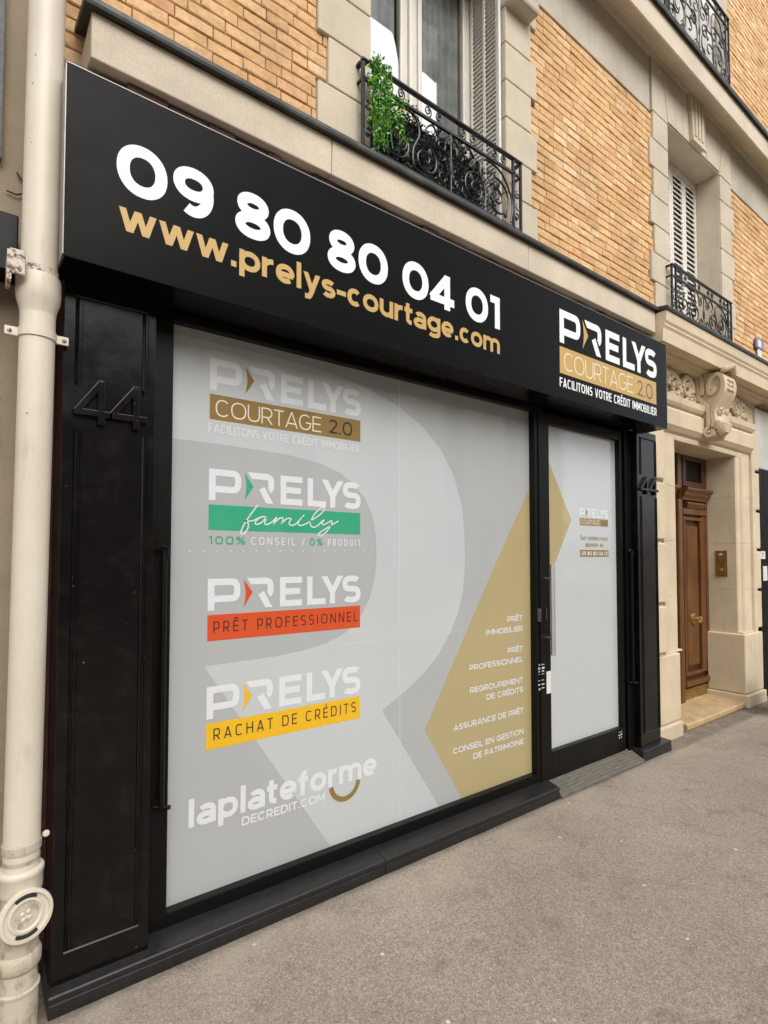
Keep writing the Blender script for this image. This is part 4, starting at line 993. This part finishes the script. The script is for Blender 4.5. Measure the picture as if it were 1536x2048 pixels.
# ------------------------------------------------------------------ balcony railings
def C2(cx, cz, r, a0, turns, re=.012, k=24): return spiral(cx, cz, r, re, a0, turns, k)
def railing(name, x0, x1, zb, zt, label, full=False, y=.15, gap=.105):
    T = thing(name, label, 'railing', ((x0 + x1) / 2, y, zb), 'wrought iron window railings')
    def bar(nm, p, r=.006, fl=None): return MB().tube([(a, y, b) for a, b in p], r, 6, flat=fl).build(nm, IRON, T, smooth=True)
    MB().box(x0 - .010, x1 + .010, y - .014, y + .014, zt - .015, zt).build('top_rail', IRON, T, bevel=.004)
    zr = zt - gap
    MB().box(x0, x1, y - .008, y + .008, zr - .007, zr + .007).build('middle_rail', IRON, T)
    MB().box(x0, x1, y - .008, y + .008, zb + .145, zb + .158).build('bottom_rail', IRON, T)
    for xx in (x0, x0 + .075, x1 - .075, x1): MB().box(xx - .008, xx + .008, y - .008, y + .008, zb, zt - .018).build('post', IRON, T)
    for xx in (x0, x1): MB().box(xx - .012, xx + .012, y + .0185, .205, zt - .018, zt - .004).build('side_rail', IRON, T); MB().box(xx - .007, xx + .007, y + .0085, .205, zr - .006, zr + .006).build('side_rail', IRON, T)
    c = (x0 + x1) / 2; z0 = zb + .16; Hh = zr - z0; hw = (x1 - x0) / 2 - .075
    # frieze of paired scrolls
    fr = gap - .03
    for i in range(4):
        fx = c + hw * (-.75 + .5 * i)
        for s in (-1, 1):
            bar('scroll', [(fx, zr + .01), (fx + s * .02, zr + .012)] + [(fx + s * (.042 + a), zr + .012 + fr * .45 + b) for a, b in [(p[0] * s if s < 0 else p[0], p[1]) for p in [((.03 + (.007 - .03) * j / 18) * cos(radians(-100 + 560 * j / 18)) , (.034 + (.008 - .034) * j / 18) * sin(radians(-100 + 560 * j / 18))) for j in range(19)]]], .0045)
    # narrow end bays
    for s in (-1, 1):
        ex = c + s * (hw + .0375)
        bar('scroll', C2(ex, z0 + Hh * .62, .026, 90, 1.3, .008), .0045); bar('scroll', C2(ex, z0 + Hh * .22, .026, -90, -1.3, .008), .0045)
        bar('scroll', [(ex, z0 + Hh * .48), (ex - .012, z0 + Hh * .40), (ex + .012, z0 + Hh * .34)], .0045)
    # large symmetric scrolls
    for s in (-1, 1):
        X = lambda f: c + s * hw * f
        def sc2(f, zf, rf, a0, turns, r=.0065):
            P = C2(0, 0, rf * Hh, a0, turns, .014, 30); bar('scroll', [(X(f) + s * p[0], z0 + Hh * zf + p[1]) for p in P], r)
        sc2(.72, .36, .36, 100, -1.75); sc2(.36, .30, .29, 60, 1.6); sc2(.70, .40, .17, 250, -1.2, .005)
        bar('scroll', smoothp([(X(.95), z0 + Hh * .05), (X(.98), z0 + Hh * .45), (X(.80), z0 + Hh * .86), (X(.52), z0 + Hh * .92), (X(.44), z0 + Hh * .66), (X(.52), z0 + Hh * .36), (X(.50), z0 + Hh * .08), (X(.32), z0 + Hh * .02)]), .0065)
        bar('scroll', smoothp([(X(.02), z0 + Hh * .95), (X(.16), z0 + Hh * .80), (X(.26), z0 + Hh * .94), (X(.36), z0 + Hh * .78), (X(.28), z0 + Hh * .62)]), .006)
        sc2(.14, .70, .12, 0, 1.3, .005); sc2(.12, .16, .10, 180, -1.3, .005)
        if full:
            for f, zf, rf in ((.2, .5, .10), (.55, .62, .12), (.86, .66, .10), (.9, .22, .10), (.3, .85, .08)): sc2(f, zf, rf, 40, 1.4, .007)
        for f, zf in ((.60, .20), (.74, .62), (.30, .46), (.86, .14)):
            MB().ellipsoid((X(f), y, z0 + Hh * zf), .016, .009, .024, 8, 6).build('leaf_ornament', IRON, T, smooth=True)
    MB().ellipsoid((c, y, z0 + Hh * .42), .014, .010, .055, 8, 6).build('leaf_ornament', IRON, T, smooth=True)
    bar('scroll', [(c, z0), (c, z0 + Hh)], .005)
    return T
railing('balcony_railing', 1.612, 2.895, 3.535, 4.160, 'black scrolled iron railing with hanging ivy and hedge screen behind it')
railing('balcony_railing', 4.988, 6.258, 3.56, 4.158, 'black scrolled iron railing before closed white louvred shutters')
railing('balcony_railing', 4.955, 6.345, 6.235, 7.25, 'ornate iron railing on the upper cornice above the entrance', full=True)

# leaf screen behind the lower-left railing
def leaves(name, mat, pts, size, parent=None):
    m = MB(); r = random.Random(3)
    for p in pts:
        u = Vector((r.gauss(0, 1), r.gauss(0, 1), r.gauss(0, 1))).normalized(); w = u.orthogonal().normalized(); w.rotate(Matrix.Rotation(r.uniform(0, 6.28), 3, u))
        s_ = size * r.uniform(.6, 1.3); P = Vector(p); v2 = u.cross(w)
        m.add([P - w * s_, P + v2 * s_ * .45 + u * s_ * .15, P + w * s_, P - v2 * s_ * .45 + u * s_ * .15], [(0, 1, 2), (0, 2, 3)])
    return m.build(name, mat, parent)
r8 = random.Random(8); pts = []
while len(pts) < 5200:
    x, z = r8.uniform(1.70, 2.69), r8.uniform(3.55, 4.14)
    if z > 4.055 + .06 * sin(x * 23) * sin(x * 7) + .03 * r8.random() - (.05 if x > 2.55 else 0): continue
    if x > 2.58 and r8.random() < .55: continue
    pts.append((x, .188 + r8.uniform(-.012, .02), z))
HG = thing('leaf_screen', 'dark artificial hedge screen fixed behind the railing with ivy', 'hedge', (2.2, .19, 3.55))
leaves('foliage', HEDGE, pts, .013, HG)
box('backing_mesh', IRON, HG, 1.70, 2.56, .2085, .2105, 3.55, 4.03)
IV = thing('hanging_ivy', 'bright green trailing ivy hanging over the iron railing', 'plant', (1.70, .12, 4.15))
pts = []
for k in range(24):
    far = k >= 17
    x = r8.uniform(1.765, 1.835) if far else r8.uniform(1.645, 1.755)
    L = r8.uniform(.14, .30) if far else r8.uniform(.24, .56); y = r8.uniform(.09, .14); zt = (4.03 if far else 4.175 - (x - 1.69) ** 2 * 9) - r8.uniform(0, .02); ph = r8.uniform(0, 6)
    nn = int(L / .0078)
    for j in range(nn):
        t = j / nn; pts.append((x + .018 * sin(t * 7 + ph) + r8.gauss(0, .012), y + r8.gauss(0, .012) - .02 * t, zt - L * t + r8.gauss(0, .005)))
leaves('foliage', IVY, pts, .0135, IV)
for k in range(7):
    x = 1.655 + .02 * k
    MB().tube([(x + .012 * sin(i * .9 + k), .12 - .01 * i / 8, 4.16 - .055 * i) for i in range(9)], .0022, 5).build('stem', IVY, IV)

# ------------------------------------------------------------------ downpipe
DP = thing('downpipe', 'cream painted rainwater downpipe with inspection cap beside the black pillar', 'pipe', (.15, -.02, 0))
def pc(z): return (.150 + .0075 * z, -.02, z)
def seg(nm, prof, mat): # (radius, z)
    m = MB(); N = 40; vs = []; fs = []
    for r, z in prof:
        c = pc(z)
        for k in range(N): vs.append((c[0] + r * cos(2 * pi * k / N), c[1] + r * sin(2 * pi * k / N), z))
    for i in range(len(prof) - 1):
        for k in range(N): fs.append((i * N + k, i * N + (k + 1) % N, (i + 1) * N + (k + 1) % N, (i + 1) * N + k))
    return m.add(vs, fs).build(nm, mat, DP, smooth=True)
seg('upper_pipe', [(.0545, 2.40), (.0545, 9.0)], PIPE)
seg('bell_joint', [(.052, 2.325), (.055, 2.345), (.064, 2.375), (.066, 2.395), (.066, 2.445), (.063, 2.455), (.055, 2.456)], PIPE)
seg('lower_pipe', [(.052, .46), (.052, 2.34)], PIPE)
cl = seg('pipe_clamp', [(.053, 2.243), (.0565, 2.244), (.0565, 2.272), (.053, 2.273)], PIPE)
for s in (-1, 1):
    MB().box(pc(2.26)[0] + s * .070 - .022, pc(2.26)[0] + s * .070 + .022, -.024, -.018, 2.243, 2.273).build('clamp_lug', PIPE, cl, bevel=.004)
    MB().lathe([(.0, .006), (.006, .004), (.007, 0)], (pc(2.26)[0] + s * .078, -.024, 2.258), 'y', 10, cap=False).build('bolt', RUST, cl)
seg('pipe_clamp', [(.056, 2.456), (.0585, 2.457), (.0585, 2.478), (.056, 2.479)], RUST)
MB().box(.082, .125, -.095, -.082, 2.42, 2.50).build('rusty_bracket', RUST, DP, bevel=.004)
box('rusty_bracket', RUST, DP, .076, .088, -.090, .0, 2.40, 2.495)
c2 = seg('pipe_clamp', [(.053, .572), (.0555, .573), (.0555, .598), (.053, .599)], PIPE_D)
MB().lathe([(.0, .006), (.009, .005), (.011, 0)], (pc(.6)[0] + .066, -.03, .606), 'y', 14, cap=False).build('clamp_lug', PIPE, c2, smooth=True)
seg('collar', [(.0525, .545), (.054, .55), (.052, .535)], PIPE_D)
seg('collar', [(.052, .43), (.060, .44), (.062, .452), (.062, .495), (.065, .50), (.065, .512), (.062, .516), (.052, .517)], PIPE)
seg('access_body', [(.055, .24), (.055, .46)], PIPE_D)
seg('collar', [(.052, .262), (.060, .255), (.064, .245), (.064, .215), (.058, .205), (.052, .2)], PIPE_D)
seg('foot_pipe', [(.058, -.01), (.058, .135), (.062, .138), (.062, .145), (.056, .148), (.053, .205)], PIPE_D)
# round inspection cap facing the street, tilted up a little
cap = MB().lathe([(.040, 0), (.072, .0), (.077, .004), (.078, .012), (.075, .018), (.066, .019), (.064, .012), (.052, .010), (.050, .015), (.044, .016), (.040, .010), (.0, .009)], (0, 0, 0), 'y', 40, cap=False).build('inspection_cap', PIPE, DP, smooth=True)
cap.rotation_euler = (radians(-6), 0, radians(14)); cap.location = Vector((.162, -.082, .392)) - wloc(DP)
m = MB()
for k in range(4):
    a = radians(45 + 90 * k + 8); m.ellipsoid((.012 * cos(a), -.011, .012 * sin(a)), .0045 + .004 * abs(cos(a)), .003, .0045 + .004 * abs(sin(a)), 8, 6)
o = m.build('cap_flower', PIPE, None, smooth=True); o.parent = cap
dk = MB().lathe([(.010, 0), (.0385, .0), (.0385, .0006), (.010, .0006)], (0, -.0095, 0), 'y', 32, cap=False).build('cap_dirt_ring', PIPE_D, None); dk.parent = cap
for a0 in (60, 240):
    m = MB(); m.tube([(.058 * cos(radians(a0 + q)), -.0145, .058 * sin(radians(a0 + q))) for q in range(0, 61, 10)], .005, 6)
    o = m.build('cap_slot', DARK, None); o.parent = cap
MB().tube([(.163, -.083, .470), (.163, -.079, .43)], .003, 6).build('cap_cord', PIPE, DP)

# ------------------------------------------------------------------ neighbours
NL = thing('neighbouring_wall', 'dirty beige rendered wall behind the cream downpipe', 'wall', (-.3, .24, 0))
MB().box(-1.6, .262, .225, .60, 0, 3.9).build('wall', DIRTY, NL)
m = MB()
for p in ([(.11, .215, 2.93), (.13, .212, 2.9), (.16, .216, 2.885)], [(.08, .216, 2.85), (.11, .213, 2.845), (.15, .215, 2.87)], [(.09, .216, 2.60), (.12, .21, 2.60), (.15, .21, 2.58)], [(.10, .216, 2.61), (.11, .21, 2.58), (.105, .215, 2.55)]): m.tube(p, .003, 5)
m.build('dry_creeper_stem', DARK, NL)
MB().box(-1.2, .113, .08, .2, 2.50, 2.70).build('dark_sign_end', FRAME, NL, bevel=.004)
box('wall_pipe', PLASTIC, NL, .03, .062, .19, .22, 2.95, 3.9)
NR = thing('neighbouring_shopfront', 'dark shopfront with white panel beyond the stone entrance pier', 'shopfront', (7.6, .15, 0))
MB().box(6.869, 9.5, .16, .5, 2.50, 3.16).build('white_panel', stone('white_render', (.55, .53, .48, 1), .3, .3), NR, bevel=.004)
MB().box(6.872, 9.5, .15, .5, 0, 2.498).build('shop_panel', black_paint('dark_shop_paint', .5, spec=.12), NR, bevel=.006)
box('sticker', STICKER, NR, 6.90, 7.03, .1485, .1498, 1.50, 1.585); box('sticker', STICKER, NR, 6.96, 7.08, .1485, .1498, 1.26, 1.42)
MB().add([(6.955, .1478, 1.52), (6.965, .1478, 1.52), (6.965, .1478, 1.55), (6.977, .1478, 1.55), (6.96, .1478, 1.575), (6.943, .1478, 1.55), (6.955, .1478, 1.55)], [tuple(range(7))]).build('arrow_mark', FRAME, NR)
WH = thing('scooter_wheel', 'black tyre of a scooter parked on the pavement past the entrance', 'wheel', (6.32, -.26, 0))
def torus(R, r, n=40, k=14):
    vs = []; fs = []
    for i in range(n):
        a = 2 * pi * i / n
        for j in range(k):
            b = 2 * pi * j / k; rr = R + r * cos(b)
            vs.append((6.335 + rr * cos(a), -.26 + r * 1.1 * sin(b), .255 + rr * sin(a)))
    for i in range(n):
        for j in range(k): fs.append((i * k + j, ((i + 1) % n) * k + j, ((i + 1) % n) * k + (j + 1) % k, i * k + (j + 1) % k))
    return vs, fs
MB().add(*torus(.20, .055)).build('tyre', simple('tyre_rubber', (.018, .018, .018, 1), .7, .2), WH, smooth=True)
MB().lathe([(.03, -.03), (.05, -.02), (.16, -.025), (.165, .025), (.05, .02), (.03, .03)], (6.325, -.26, .255), 'y', 32).build('rim', GREYALU, WH, smooth=True)

# ------------------------------------------------------------------ unseen block across the street, sized and toned for reflections and sky blockage
OB = thing('unseen_street_block', 'unseen cream building with white shutters across the street, shaped for reflections on the shop', 'building', (6, -15, 0))
OW = stone('plaster_across', (.52, .45, .36, 1), .3, .1)
box('wall', OW, OB, -30, 27, -24, -16.5, 0, 9.0)
for i in range(11):
    for j in range(3):
        x = -20 + i * 4.2; z = .9 + j * 2.9
        wv = box('window', FRAME, OB, x, x + 1.3, -16.5, -16.44, z, z + 2.1)
        for dx in (-.75, 1.35): box('shutter', SHUTW, wv, x + dx, x + dx + .7, -16.5, -16.4, z, z + 2.1)
for j in range(2): box('string_band', OW, OB, -30, 27, -16.49, -16.2, 3.2 + 2.9 * j, 3.4 + 2.9 * j)
